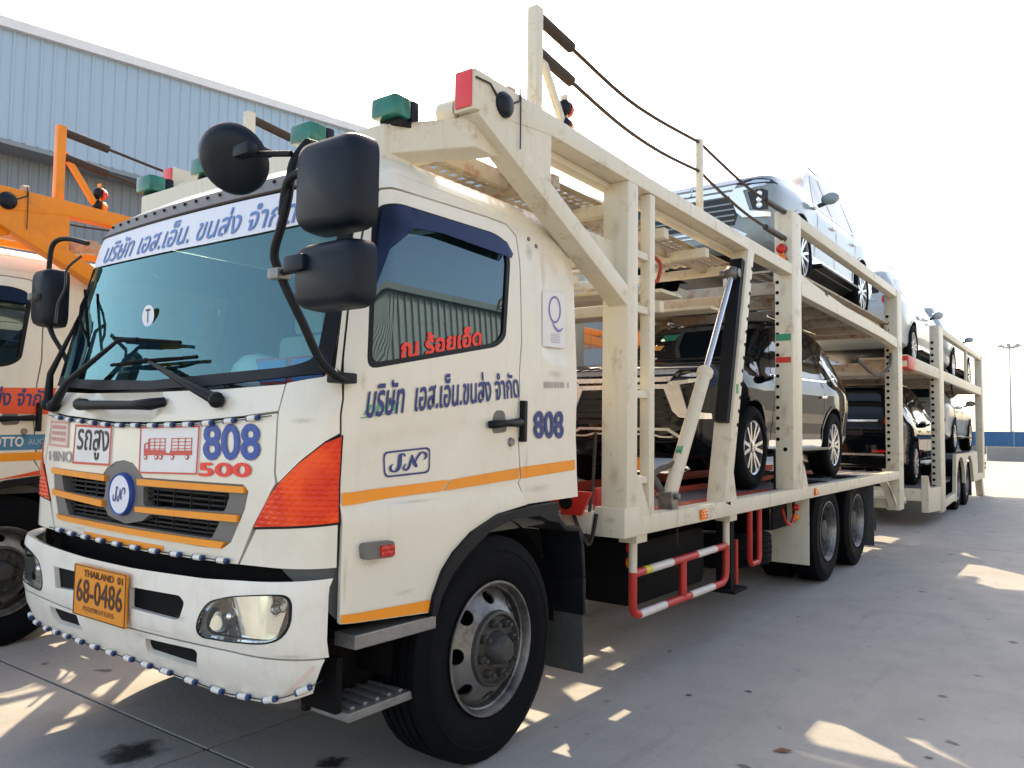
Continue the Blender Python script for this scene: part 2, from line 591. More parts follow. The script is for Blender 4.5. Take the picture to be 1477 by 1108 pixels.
def lerp_tab(v, tab):
    if v <= tab[0][0]:
        return tab[0][1]
    for (a, x), (b, y) in zip(tab, tab[1:]):
        if v <= b:
            t = (v - a) / (b - a)
            return x + (y - x) * t
    return tab[-1][1]


def inside(p, poly):
    x, y = p
    r = False
    j = len(poly) - 1
    for i in range(len(poly)):
        xi, yi = poly[i]
        xj, yj = poly[j]
        if (yi > y) != (yj > y) and x < (xj - xi) * (y - yi) / (yj - yi) + xi:
            r = not r
        j = i
    return r


def dist_poly(p, poly):
    best = 1e9
    for i in range(len(poly)):
        ax, ay = poly[i]
        bx, by = poly[(i + 1) % len(poly)]
        dx, dy = bx - ax, by - ay
        l2 = dx * dx + dy * dy
        t = 0 if l2 == 0 else max(0, min(1, ((p[0] - ax) * dx + (p[1] - ay) * dy) / l2))
        best = min(best, math.hypot(p[0] - ax - t * dx, p[1] - ay - t * dy))
    return best


def densify(poly, step):
    out = []
    n = len(poly)
    for i in range(n):
        a, b = poly[i], poly[(i + 1) % n]
        k = max(1, int(math.ceil(math.hypot(b[0] - a[0], b[1] - a[1]) / step)))
        for j in range(k):
            t = j / k
            out.append((a[0] + (b[0] - a[0]) * t, a[1] + (b[1] - a[1]) * t))
    return out


def rounded(poly, r, n=4):
    """round the corners of an outline"""
    out = []
    m = len(poly)
    for i in range(m):
        p, a, b = Vector(poly[i]), Vector(poly[i - 1]), Vector(poly[(i + 1) % m])
        d1, d2 = (a - p), (b - p)
        q = min(r, d1.length * 0.45, d2.length * 0.45)
        s, e = p + d1.normalized() * q, p + d2.normalized() * q
        for k in range(n + 1):
            t = k / n
            v = s * (1 - t) ** 2 + p * 2 * t * (1 - t) + e * t * t
            out.append((v.x, v.y))
    return out


def tri2d(outline, holes, step):
    outline = densify(outline, step)
    holes = [densify(h, step) for h in holes]
    pts, edges = [], []
    for poly in [outline] + holes:
        b = len(pts)
        pts += [Vector(p) for p in poly]
        edges += [(b + i, b + (i + 1) % len(poly)) for i in range(len(poly))]
    xs = [p[0] for p in outline]
    ys = [p[1] for p in outline]
    nb = len(pts)
    x = math.floor(min(xs) / step) * step + step * 0.5
    while x < max(xs):
        y = math.floor(min(ys) / step) * step + step * 0.5
        while y < max(ys):
            p = (x, y)
            if inside(p, outline) and not any(inside(p, h) for h in holes):
                if min(dist_poly(p, q) for q in [outline] + holes) > step * 0.4:
                    pts.append(Vector(p))
            y += step
        x += step
    v, e, f, *_ = geometry.delaunay_2d_cdt(pts, edges, [], 0, 1e-7)
    tris = []
    for t in f:
        c = (sum(v[i][0] for i in t) / len(t), sum(v[i][1] for i in t) / len(t))
        if inside(c, outline) and not any(inside(c, h) for h in holes):
            tris.append(list(t))
    return v, tris


def normal_at(surf, u, v, h=2e-3):
    a = surf(u + h, v) - surf(u - h, v)
    b = surf(u, v + h) - surf(u, v - h)
    n = a.cross(b)
    return n.normalized() if n.length > 1e-12 else Vector((0, -1, 0))


def patch_mesh(name, outline, holes, surf, step=0.06, thick=0.012, off=0.0, flip=1, lip=0.0):
    v2, tris = tri2d(outline, holes, step)
    use = sorted({i for t in tris for i in t})
    mp = {i: k for k, i in enumerate(use)}
    tris = [[mp[i] for i in t] for t in tris]
    P, Nn = [], []
    for i in use:
        u, v = v2[i]
        n = normal_at(surf, u, v) * flip
        P.append(surf(u, v) + n * off)
        Nn.append(n)
    # edges used once are the rim
    cnt = {}
    for t in tris:
        for a, b in zip(t, t[1:] + t[:1]):
            k = (min(a, b), max(a, b))
            cnt[k] = cnt.get(k, 0) + 1
    rim = [k for k, c in cnt.items() if c == 1]
    verts = list(P)
    faces = [list(t) for t in tris]
    if thick:
        low = {}
        for a, b in rim:
            for q in (a, b):
                if q not in low:
                    low[q] = len(verts)
                    verts.append(P[q] - Nn[q] * thick)
        for a, b in rim:
            faces.append([a, b, low[b], low[a]])
    me = bpy.data.meshes.new(name)
    me.from_pydata([tuple(p) for p in verts], [], faces)
    bm = bmesh.new()
    bm.from_mesh(me)
    bmesh.ops.recalc_face_normals(bm, faces=bm.faces)
    bm.to_mesh(me)
    bm.free()
    for p in me.polygons:
        p.use_smooth = True
    me.set_sharp_from_angle(angle=R(38))
    return me


def patch(name, outline, surf, mat, parent, holes=(), step=0.06, thick=0.012, off=0.0, flip=1):
    return link(name, patch_mesh(name, outline, list(holes), surf, step, thick, off, flip), parent, mat)


def quad_uv(c):
    """bilinear map of the unit square to four (u,v) corners: top-left, top-right, bottom-right, bottom-left"""
    tl, tr, br, bl = [Vector(p) for p in c]
    def g(a, b):
        return bl * (1 - a) * (1 - b) + br * a * (1 - b) + tr * a * b + tl * (1 - a) * b
    return g


_TXT = {}


def text_tris(body, shear=0.0, res=3):
    key = (body, shear)
    if key in _TXT:
        return _TXT[key]
    cu = bpy.data.curves.new('lettering', 'FONT')
    cu.body = body
    cu.size = 1.0
    cu.shear = shear
    cu.resolution_u = res
    o = bpy.data.objects.new('lettering', cu)
    COL.objects.link(o)
    dg = bpy.context.evaluated_depsgraph_get()
    dg.update()
    me = bpy.data.meshes.new_from_object(o.evaluated_get(dg))
    vs = [v.co.copy() for v in me.vertices]
    fs = [list(p.vertices) for p in me.polygons]
    bpy.data.objects.remove(o)
    bpy.data.curves.remove(cu)
    bpy.data.meshes.remove(me)
    _TXT[key] = (vs, fs)
    return vs, fs


def text_on(name, body, corners, surf, mat, parent, off=0.004, flip=1, shear=0.0, bold=0.0, box=None):
    """writing laid on a surface, fitted to a four-cornered field in the surface's own coordinates"""
    vs, fs = text_tris(body, shear)
    x0, x1 = min(v.x for v in vs), max(v.x for v in vs)
    y0, y1 = min(v.y for v in vs), max(v.y for v in vs)
    if box:
        y0, y1 = box
    g = quad_uv(corners)
    verts, faces = [], []
    shifts = [(0, 0)]
    if bold:
        shifts = [(-bold, 0), (bold, 0), (0, -bold), (0, bold)]
    for k, (dx, dy) in enumerate(shifts):
        b = len(verts)
        for v in vs:
            uv = g((v.x - x0) / (x1 - x0) + dx * (y1 - y0) / (x1 - x0), (v.y - y0) / (y1 - y0) + dy)
            n = normal_at(surf, uv.x, uv.y) * flip
            verts.append(tuple(surf(uv.x, uv.y) + n * (off + 0.0004 * k)))
        faces += [[b + i for i in f] for f in fs]
    me = bpy.data.meshes.new(name)
    me.from_pydata(verts, [], faces)
    return link(name, me, parent, mat)


def polys_on(name, polys, corners, surf, mat, parent, off=0.004, flip=1, step=0.5):
    """flat print: outlines in the unit square laid on a surface field"""
    g = quad_uv(corners)
    verts, faces = [], []
    for k, pl in enumerate(polys):
        v2, tris = tri2d(pl, [], step)
        b = len(verts)
        for p in v2:
            uv = g(p[0], p[1])
            n = normal_at(surf, uv.x, uv.y) * flip
            verts.append(tuple(surf(uv.x, uv.y) + n * (off + 0.0002 * (k % 5))))
        faces += [[b + i for i in t] for t in tris]
    me = bpy.data.meshes.new(name)
    me.from_pydata(verts, [], faces)
    return link(name, me, parent, mat)


def stroke(pts, w0, w1=None, n=6):
    """brush stroke of varying width as an outline"""
    P = [Vector((p[0], p[1], 0)) for p in pts]
    C = spline(P, n)
    L, Rr = [], []
    m = len(C)
    for i, p in enumerate(C):
        d = (C[min(i + 1, m - 1)] - C[max(i - 1, 0)])
        d.normalize()
        q = Vector((-d.y, d.x, 0))
        t = i / (m - 1)
        w = w0 if w1 is None else (w0 + (w1 - w0) * math.sin(math.pi * t))
        L.append(p + q * w / 2)
        Rr.append(p - q * w / 2)
    return [(v.x, v.y) for v in L + Rr[::-1]]


def copy_tree(o, parent=None, swap=None, skip=()):
    c = o.copy()
    COL.objects.link(c)
    c.parent = parent
    if swap and o.type == 'MESH':
        for i, sl in enumerate(c.material_slots):
            if sl.material and sl.material.name in swap:
                new = MAT[swap[sl.material.name]]
                sl.link = 'OBJECT'
                sl.material = new
    for ch in [k for k in bpy.data.objects if k.parent == o]:
        if any(ch.name.split('.')[0] == s for s in skip):
            continue
        copy_tree(ch, c, swap, skip)
    return c


def perforated(name, x0, x1, y0, y1, z0, z1, px, py, mat, parent, fx=0.5, fy=0.5):
    """plate with real slots"""
    nx, ny = int((x1 - x0) / px), int((y1 - y0) / py)
    xs, ys = [], []
    px, py = (x1 - x0) / nx, (y1 - y0) / ny
    for i in range(nx):
        xs += [x0 + px * i, x0 + px * (i + 1 - fx)]
    xs.append(x1)
    for j in range(ny):
        ys += [y0 + py * j, y0 + py * (j + 1 - fy)]
    ys.append(y1)
    A, Bn = len(xs), len(ys)
    vs = [(x, y, z) for z in (z0, z1) for y in ys for x in xs]
    idx = lambda i, j, k: k * A * Bn + j * A + i
    solid = lambda i, j: 0 <= i < A - 1 and 0 <= j < Bn - 1 and not (i % 2 == 1 and j % 2 == 1 and i < A - 2)
    fs = []
    for j in range(Bn - 1):
        for i in range(A - 1):
            if not solid(i, j):
                continue
            fs.append((idx(i, j, 0), idx(i, j + 1, 0), idx(i + 1, j + 1, 0), idx(i + 1, j, 0)))
            fs.append((idx(i, j, 1), idx(i + 1, j, 1), idx(i + 1, j + 1, 1), idx(i, j + 1, 1)))
            for di, dj, a, b in ((-1, 0, (i, j), (i, j + 1)), (1, 0, (i + 1, j), (i + 1, j + 1)), (0, -1, (i, j), (i + 1, j)), (0, 1, (i, j + 1), (i + 1, j + 1))):
                if not solid(i + di, j + dj):
                    fs.append((idx(*a, 0), idx(*b, 0), idx(*b, 1), idx(*a, 1)))
    me = bpy.data.meshes.new(name)
    me.from_pydata(vs, [], fs)
    return link(name, me, parent, mat)

# ------------------------------------------------------------------ the yard
ground = MB().add([(-900, -600, -0.016), (900, -600, -0.016), (900, 1800, -0.016), (-900, 1800, -0.016)], [(0, 1, 2, 3)]).obj('ground', 'yard_concrete')
tag(ground, 'grey concrete yard with slab joints and oil marks', None, None, 'structure')
MB().add([(-24.3, -19.8, -0.0105), (16.3, -19.8, -0.0105), (16.3, 60.8, -0.0105), (-24.3, 60.8, -0.0105)], [(0, 1, 2, 3)]).obj('joint_bed', 'joint_tar', ground)
slab_me = None
for i in range(-6, 4):
    for j in range(-2, 6):
        if slab_me is None:
            o = MB().box(0.008, 3.992, 0.008, 9.992, -0.0101, 0).obj('concrete_slab', 'yard_concrete', ground, bevel=0.004)
            slab_me = o.data
        else:
            o = bpy.data.objects.new('concrete_slab', slab_me)
            COL.objects.link(o)
            o.parent = ground
        o.location = (0.02 + 4 * i, 0.50 + 10 * j, 0)
for cx, cy, rr in ((-0.20, 0.26, 0.19), (0.60, 0.75, 0.10), (2.9, 5.2, 0.05), (1.75, 2.9, 0.03), (1.5, 2.62, 0.03), (2.75, 2.5, 0.03), (-1.5, 1.5, 0.16), (3.0, 9.0, 0.08)):
    o = MB().add([(math.cos(2 * math.pi * k / 20), math.sin(2 * math.pi * k / 20), 0) for k in range(20)], [tuple(range(20))]).obj('oil_stain', 'oil_stain', ground)
    o.location = (cx, cy, .002)
    o.scale = (rr * 1.25, rr, 1)
    o.rotation_euler = (0, 0, cx * 7)


def cladding(name, parent, mat, p_top, x, y0, y1, z0, pitch=0.26, rib=0.07, d=0.035, face=1):
    vs, fs = [], []
    ys = []
    y = y0
    while y < y1:
        ys += [(y, 0), (y + pitch - rib, 0), (y + pitch - rib * 0.72, d), (y + pitch - rib * 0.28, d)]
        y += pitch
    for yy, dd in ys:
        vs += [(x + dd * face, yy, z0), (x + dd * face, yy, p_top(yy))]
    for i in range(len(ys) - 1):
        fs.append((2 * i, 2 * i + 2, 2 * i + 3, 2 * i + 1))
    me = bpy.data.meshes.new(name)
    me.from_pydata(vs, [], fs)
    return link(name, me, parent, mat)


def roofline(y):
    return 9.36 + 0.087 * (y - 4.6) if y < 34 else 11.92 - 0.087 * (y - 34)


wh = tag(empty('warehouse', (-14, 10, 0)), 'large pale blue ribbed metal warehouse behind the orange truck', 'building')
inv = Matrix.Translation((14, -10, 0))
for o in (
    cladding('upper_cladding', wh, 'cladding_blue', roofline, -14.0, 1, 74, 7.16),
    cladding('lower_cladding', wh, 'cladding_grey', lambda y: 7.6, -14.7, 1, 74, 0.0, pitch=0.2, rib=0.08),  # recessed wall; shade under the overhang is put into its darker colour
    MB().box(-14.7, -13.98, 1, 74, 7.06, 7.155).obj('fascia_soffit', 'cladding_grey', wh),
    MB().add([(-14.2, 1, roofline(1)), (-13.86, 1, roofline(1)), (-13.86, 34, roofline(34)), (-14.2, 34, roofline(34)), (-13.86, 74, roofline(74)), (-14.2, 74, roofline(74)),
              (-14.2, 1, roofline(1) + .2), (-13.86, 1, roofline(1) + .2), (-13.86, 34, roofline(34) + .2), (-14.2, 34, roofline(34) + .2), (-13.86, 74, roofline(74) + .2), (-14.2, 74, roofline(74) + .2)],
             [(0, 1, 2, 3), (3, 2, 4, 5), (6, 7, 8, 9), (9, 8, 10, 11), (1, 2, 8, 7), (2, 4, 10, 8), (0, 3, 9, 6), (3, 5, 11, 9)]).obj('roof_flashing', 'sign_white', wh),
    MB().add([(-14.1, 1, roofline(1)), (-14.1, 34, roofline(34)), (-14.1, 74, roofline(74)), (-60, 1, roofline(1)), (-60, 34, roofline(34)), (-60, 74, roofline(74))], [(0, 1, 4, 3), (1, 2, 5, 4)]).obj('roof', 'cladding_grey', wh),
    MB().add([(-14.1, 1, 0), (-14.1, 1, roofline(1)), (-60, 1, roofline(1)), (-60, 1, 0)], [(0, 1, 2, 3)]).obj('end_wall', 'cladding_grey', wh),
):
    o.matrix_basis = inv

we = tag(empty('warehouse', (15, 15, 0)), 'light ribbed metal warehouse mirrored in the white cab window', 'building')
inv = Matrix.Translation((-15, -15, 0))
for o in (
    cladding('ribbed_wall', we, 'cladding_light', lambda y: 6.9, 15.0, -20, 62, 0.0, pitch=0.3, rib=0.08, d=0.05, face=-1),
    MB().box(14.8, 15.4, -20, 62, 6.9, 7.1).obj('gutter', 'cladding_grey', we),
    MB().add([(15.1, -20, 6.95), (15.1, 62, 6.95), (60, 62, 9), (60, -20, 9)], [(0, 1, 2, 3)]).obj('roof', 'cladding_grey', we),
):
    o.matrix_basis = inv

# far fence with sheet panels on a low concrete wall
fe = tag(empty('sheet_fence', (-6, 71, 0)), 'blue metal sheet fence across the far end of the yard', 'fence')
boxo('base_wall', -34, 30, -0.1, 0.1, -0.02, 0.62, 'concrete_block', fe)
fp = None
for i in range(20):
    if fp is None:
        m = MB()
        for k in range(12):
            m.box(0.02 + k * 0.2, 0.14 + k * 0.2, -0.06, -0.02, 0.6, 1.75)
        m.box(0, 2.4, -0.02, 0.0, 0.6, 1.75)
        o = m.obj('fence_panel', 'fence_blue', fe)
        fp = o.data
    else:
        o = bpy.data.objects.new('fence_panel', fp)
        COL.objects.link(o)
        o.parent = fe
    o.location = (-20 + i * 2.45, 0, 0)
for i in range(20):
    boxo('fence_post', -20.05 + i * 2.45, -19.98 + i * 2.45, -0.03, 0.05, 0.5, 1.82, 'mast_grey', fe, 0)
bar = MB().prism([(-0.35, 0), (0.35, 0), (0.22, 0.3), (0.16, 0.8), (-0.16, 0.8), (-0.22, 0.3)], 'x', -1.0, 1.0).obj('concrete_barrier', 'concrete_block', bevel=0.02)
bar.location = (-0.60, 52, 0)
bar.rotation_euler = (0, 0, 0.15)
tag(bar, 'dark grey concrete barrier block in front of blue fence', 'barrier')
mast = tag(empty('light_mast', (-10.7, 200, 0)), 'tall thin floodlight mast far behind the blue fence', 'light mast')
MB().tube([(0, 0, 0), (0, 0, 20.2)], [0.28, 0.13], 10).obj('pole', 'mast_grey', mast, smooth=40)
MB().lathe([(-.1, 1.0), (-.1, 1.1), (.1, 1.1), (.1, 1.0), (-.1, 1.0)], 24, 'z', (0, 0, 20.3)).obj('lamp_ring', 'mast_grey', mast)
for k in range(8):
    a = 2 * math.pi * k / 8
    m = MB()
    m.bar((0, 0, 20.25), (1.9 * math.cos(a), 1.9 * math.sin(a), 20.7), 0.12, 0.12)
    m.bar((1.5 * math.cos(a), 1.5 * math.sin(a), 20.5), (2.5 * math.cos(a), 2.5 * math.sin(a), 20.9), 0.7, 0.25)
    m.obj('floodlight', 'mast_grey', mast)

# ------------------------------------------------------------------ the white car-carrier truck
truck = tag(empty('car_carrier_truck', (0, 0, 0)), 'white car-carrier truck numbered 808 with two loading decks', 'truck')

Y0T = [(.4, .10), (.9, .10), (1.3, .105), (1.56, .125), (1.68, .16), (2.50, .345), (2.58, .38), (2.66, .46), (2.72, .62), (2.76, 1.0)]
WDT = [(.4, 1.155), (.5, 1.155), (1.7, 1.165), (2.3, 1.135), (2.5, 1.115), (2.6, 1.07), (2.68, .99), (2.76, .8)]


def plan(s, y0, W, B, RX, RY, L=0.34):
    sg = 1 if s >= 0 else -1
    s = abs(s)
    xc = W - RX
    if s <= 1.0:
        return sg * xc * s, y0 + B * s * s
    if s <= 1.0 + L:
        t = (s - 1.0) / L
        d = math.hypot(xc, 2 * B)
        p1 = (xc + xc / d * RX * .55, y0 + B + 2 * B / d * RX * .55)
        p2 = (W, y0 + B + RY - RY * .55)
        a, b, c_, e = (1 - t) ** 3, 3 * t * (1 - t) ** 2, 3 * t * t * (1 - t), t ** 3
        return sg * (a * xc + b * p1[0] + c_ * p2[0] + e * W), a * (y0 + B) + b * p1[1] + c_ * p2[1] + e * (y0 + B + RY)
    return sg * W, y0 + B + RY + (s - 1.0 - L)


def S(s, z):
    x, y = plan(s, lerp_tab(z, Y0T), lerp_tab(z, WDT), .04, .24, .2)
    return Vector((x, y, z))


def Sb(s, z):
    y0 = lerp_tab(z, [(.4, .13), (.5, .075), (.62, .02), (.68, .012), (.70, 0), (.92, 0), (.95, .012), (1.0, .06)])
    x, y = plan(s, y0, 1.145, .06, .26, .24)
    return Vector((x, y, z))


def sy(y, z):
    return y - lerp_tab(z, Y0T) + 1.10


def mir(pl):
    return [(-a, b) for a, b in pl][::-1]


YR = 1.92  # rear of cab

door = [(1.20, 2.30), (1.211, 2.438), (1.249, 2.476), (1.299, 2.488), (1.938, 2.512), (2.077, 2.510), (2.162, 2.464), (2.203, 2.345), (2.288, 1.951),
        (2.299, 1.779), (2.396, 1.278), (2.378, 1.257), (2.44, 1.148), (2.197, 1.122), (2.003, 1.058), (1.885, .984), (1.816, .916),
        (1.763, .820), (1.745, .752), (1.271, .792), (1.268, 1.159), (1.251, 1.50), (1.238, 1.62), (1.215, 1.71), (1.205, 1.77), (1.192, 1.98)]
win = rounded([(1.308, 1.735), (2.10, 1.897), (2.165, 1.945), (2.131, 2.345), (2.09, 2.425), (1.99, 2.447), (1.34, 2.436), (1.24, 2.405), (1.226, 2.32)], 0.05)
win_in = rounded([(1.33, 1.762), (2.09, 1.917), (2.14, 1.96), (2.106, 2.335), (2.07, 2.40), (1.98, 2.422), (1.35, 2.411), (1.262, 2.385), (1.25, 2.32)], 0.045)
crease = [(1.335, 1.47), (1.95, 1.565), (2.00, 1.55), (1.915, 1.345), (1.785, 1.245), (1.36, 1.18)]


def Sdoor(s, z):
    p = S(s, z)
    q = (abs(s), z)
    h = 0.0
    if 1.25 < q[0] < 2.1 and 1.1 < z < 1.64:
        d = dist_poly(q, crease)
        t = min(1, d / 0.035)
        t = t * t * (3 - 2 * t)
        if inside(q, crease):
            h -= 0.012 * t
    if z < 1.24:
        t = min(1, (1.24 - z) / 0.08)
        h += 0.016 * t * t * (3 - 2 * t)
    return p + Vector((h if s > 0 else -h, 0, 0))


def SdoorL(s, z):
    return Sdoor(s, z)


def cab(parent):
    for sd in (1, -1):
        M_ = (lambda p: p) if sd > 0 else mir
        d = patch('door', M_(door), Sdoor, 'cab_white', parent, holes=[M_(win)], step=0.035, thick=0.03)
        patch('window_seal', M_(win), S, 'black_plastic', d, holes=[M_(win_in)], step=0.04, thick=0.02, off=-0.002)
        patch('window_pane', M_(win_in), S, 'side_glass', d, step=0.05, thick=0, off=-0.010)
        # smoked wind deflector over the pane
        vis = [(1.255, 2.02), (1.30, 2.22), (1.42, 2.335), (1.60, 2.352), (2.10, 2.335), (2.118, 2.36), (2.08, 2.415), (1.98, 2.436), (1.35, 2.425), (1.255, 2.392), (1.238, 2.32)]
        def Sv(s, z, S=S):
            p = S(s, z)
            b = 0.03 * max(0, min(1, (2.44 - z) / 0.12))
            return p + Vector((b * (1 if s > 0 else -1), 0, 0))
        patch('wind_deflector', M_(vis), Sv, 'visor_smoke', d, step=0.04, thick=0.004, off=0.006)
        # handle
        h = patch('handle_recess', M_(rounded([(2.15, 1.60), (2.23, 1.60), (2.27, 1.50), (2.15, 1.49)], .03)), S, 'grey_plastic', d, step=.05, thick=.004, off=.0015)
        hp = [S(sd * 2.115, 1.532) + Vector((sd * .008, 0, 0)), S(sd * 2.125, 1.534) + Vector((sd * .032, 0, 0)), S(sd * 2.22, 1.540) + Vector((sd * .036, 0, 0)), S(sd * 2.33, 1.545) + Vector((sd * .03, 0, 0)), S(sd * 2.348, 1.546) + Vector((sd * .005, 0, 0))]
        MB().tube(hp, [.017, .02, .016, .022, .018], 8).obj('handle', 'black_plastic', d, smooth=50)
        MB().lathe([(0, 0.0), (.012, .001), (.014, .018), (0, .022)], 14, 'x', S(sd * 2.30, 1.452), flip=sd).obj('lock_barrel', 'rim_steel', d, smooth=50)
        # tape stripes
        patch('orange_stripe', M_([(1.272, 1.222), (1.814, 1.247), (1.868, 1.292), (1.272, 1.269)]), Sdoor, 'orange_tape', d, step=.025, thick=0, off=.005)
        patch('orange_stripe', M_([(1.830, 1.247), (2.384, 1.276), (2.380, 1.327), (1.880, 1.292)]), Sdoor, 'orange_tape', d, step=.025, thick=0, off=.005)
        patch('orange_stripe', M_([(1.274, .795), (1.742, .757), (1.752, .805), (1.274, .825)]), Sdoor, 'orange_tape', d, step=.025, thick=0, off=.005)
        # side panel round the door and quarter behind
        q = [(1.145, 2.57), (sy(YR, 2.57), 2.57), (sy(YR, 2.3), 2.3), (sy(YR, 1.81), 1.81), (sy(YR, 1.36), 1.36), (sy(YR + .02, 1.155), 1.155), (2.45, 1.148), (2.388, 1.257), (2.406, 1.278),
             (2.309, 1.779), (2.298, 1.951), (2.213, 2.347), (2.170, 2.470), (2.08, 2.519), (1.938, 2.521), (1.296, 2.497), (1.243, 2.485), (1.202, 2.442), (1.191, 2.30), (1.183, 1.98), (1.196, 1.77), (1.200, 1.725), (1.178, 1.735), (1.166, 1.98), (1.16, 2.3), (1.15, 2.45)]
        rec = rounded([(2.40, 2.40), (2.56, 2.43), (2.635, 2.37), (2.735, 1.885), (2.50, 1.885)], .03)
        def Sq(s, z):
            p = S(s, z)
            c = (abs(s), z)
            if c[0] > 2.3 and 1.8 < z < 2.5 and inside(c, rec):
                t = min(1, dist_poly(c, rec) / .025)
                p = p - Vector((.014 * t * (1 if s > 0 else -1), 0, 0))
            return p
        qp = patch('quarter_panel', M_(q), Sq, 'cab_white', parent, step=.035, thick=.03)
        patch('orange_stripe', M_([(2.40, 1.274), (2.898, 1.300), (2.892, 1.354), (2.396, 1.330)]), S, 'orange_tape', qp, step=.08, thick=0, off=.0025)
        for (a, b) in ((2.34, 2.45), (2.27, 2.475)):
            MB().lathe([(0, .012), (.004, .011), (.006, .0)], 12, 'x', S(sd * a, b), flip=sd).obj('plug', 'grey_plastic', qp, smooth=50)
        MB().bar(S(sd * 2.35, 1.652) + Vector((sd * .012, 0, 0)), S(sd * 2.385, 1.452) + Vector((sd * .012, 0, 0)), .03, .035).obj('hinge_strip', 'black_plastic', qp, bevel=.006)
        # corner panels and lamps
        patch('corner_panel', M_([(.993, 1.678), (1.14, 1.702), (1.180, 1.735), (1.206, 1.70), (1.230, 1.62), (1.243, 1.49), (1.189, 1.460), (1.105, 1.388), (1.035, 1.314), (1.022, 1.303), (1.010, 1.338), (.994, 1.566)]), S, 'cab_white', parent, step=.035, thick=.03)
        patch('corner_panel', M_([(.915, 1.122), (.826, .984), (1.129, .992), (1.262, .996), (1.260, 1.152)]), S, 'cab_white', parent, step=.035, thick=.03)
        lo = [(.906, 1.131), (1.261, 1.162), (1.251, 1.478), (1.189, 1.452), (1.105, 1.379), (1.035, 1.304), (.974, 1.229)]
        lm = patch('corner_lamp', M_(lo), S, 'lens_orange_red', parent, step=.03, thick=.05, off=.006)
        rim = [((a - 1.1) * 1.05 + 1.1, (b - 1.30) * 1.05 + 1.298) for a, b in lo]
        patch('lamp_gasket', M_(rim), S, 'black_plastic', lm, holes=[M_(lo)], step=.04, thick=.02, off=0.001)
        mk = rounded([(1.345, 1.080), (1.508, 1.076), (1.511, 1.012), (1.353, 1.018)], .02)
        k = patch('marker_lamp_body', M_(mk), Sdoor, 'grey_plastic', parent, step=.05, thick=.03, off=.028)
        patch('marker_lens', M_(rounded([(1.43, 1.064), (1.502, 1.062), (1.504, 1.020), (1.432, 1.022)], .006)), Sdoor, 'lens_red', k, step=.05, thick=.02, off=.036)
        # wheel arch flare
        fo = [(2.69, 1.144), (2.44, 1.139), (2.197, 1.120), (2.003, 1.056), (1.885, .982), (1.816, .914), (1.763, .819), (1.745, .740)]
        fi = [(1.775, .735), (1.805, .813), (1.874, .897), (1.976, .971), (2.133, 1.054), (2.304, 1.091), (2.529, 1.089), (2.60, 1.06), (2.69, 1.04)]
        fl = patch('wheel_arch', M_(fo + fi), Sdoor, 'black_plastic', parent, step=.04, thick=.16, off=.022)
        # rear half of the mudguard with its flap
        g = MB()
        prof = [(1.72, 1.06), (1.80, 1.00), (1.93, .985), (1.965, .90), (1.985, .72), (1.99, .52)]
        for i in range(len(prof) - 1):
            a, b = prof[i], prof[i + 1]
            g.bar((sd * 1.05, a[0], a[1]), (sd * 1.05, b[0], b[1]), .26, .03, up=(0, 0.3, 1))
        g.obj('mudguard', 'black_plastic', parent, bevel=.008, smooth=40)
        boxo('mud_flap', sd * 1.05 - .12, sd * 1.05 + .12, 1.985, 2.0, .21, .72, 'flap_rubber', parent, .003)
        # steps
        st = MB()
        st.bar((sd * 1.11, .35, .71), (sd * 1.11, .80, .705), .12, .055)
        st.obj('upper_step', 'step_alu', parent, bevel=.006)
        st = MB()
        st.box(min(sd * .90, sd * 1.12), max(sd * .90, sd * 1.12), .37, .80, .40, .435)
        for k in range(6):
            st.box(min(sd * .91, sd * 1.10), max(sd * .91, sd * 1.10), .40 + k * .065, .42 + k * .065, .435, .448)
        lo_ = st.obj('lower_step', 'step_alu', parent, bevel=.004)
        MB().box(sd * .88 - .012, sd * .88 + .012, .35, .80, .40, .66).box(min(sd * .88, sd * 1.08), max(sd * .88, sd * 1.08), .34, .37, .43, .64).obj('step_bracket', 'chassis_black', parent, bevel=.004)
        # dark interior liner; shade of the panel gaps is put into its colour
        patch('inner_liner', M_([(1.16, 2.56), (sy(YR, 2.56), 2.56), (sy(YR, 1.81), 1.81), (sy(YR, 1.2), 1.2), (2.44, 1.17), (2.2, 1.14), (2.0, 1.07), (1.88, .99), (1.78, .86), (1.76, .78), (1.28, .80), (1.0, 1.0), (.99, 1.66), (1.15, 1.72), (1.17, 2.0)]), S, 'dark_interior', parent, holes=[M_(win_in)], step=.08, thick=0, off=-.034)

    # ---- front
    lid = [(-.985, 1.572), (-.788, 1.553), (-.226, 1.524), (.113, 1.524), (.494, 1.534), (.788, 1.553), (.985, 1.572), (.984, 1.674), (.60, 1.66), (0, 1.655), (-.60, 1.66), (-.984, 1.674)]
    recs = rounded([(-.49, 1.652), (.155, 1.650), (.14, 1.538), (-.43, 1.538)], .03)
    def Sl(s, z):
        p = S(s, z)
        if inside((s, z), recs):
            t = min(1, dist_poly((s, z), recs) / .02)
            p = p + Vector((0, .022 * t, 0))
        return p
    lidp = patch('hood_lid', lid, Sl, 'cab_white', parent, step=.03, thick=.03)
    hp = [S(-.575, 1.605) + Vector((0, -.005, 0)), S(-.56, 1.605) + Vector((0, -.042, 0)), S(-.45, 1.600) + Vector((0, -.05, 0)), S(0, 1.597) + Vector((0, -.05, 0)), S(.16, 1.60) + Vector((0, -.048, 0)), S(.20, 1.612) + Vector((0, -.005, 0))]
    MB().tube(hp, [.028, .03, .022, .02, .026, .02], 10).obj('pull_handle', 'black_plastic', lidp, smooth=50)
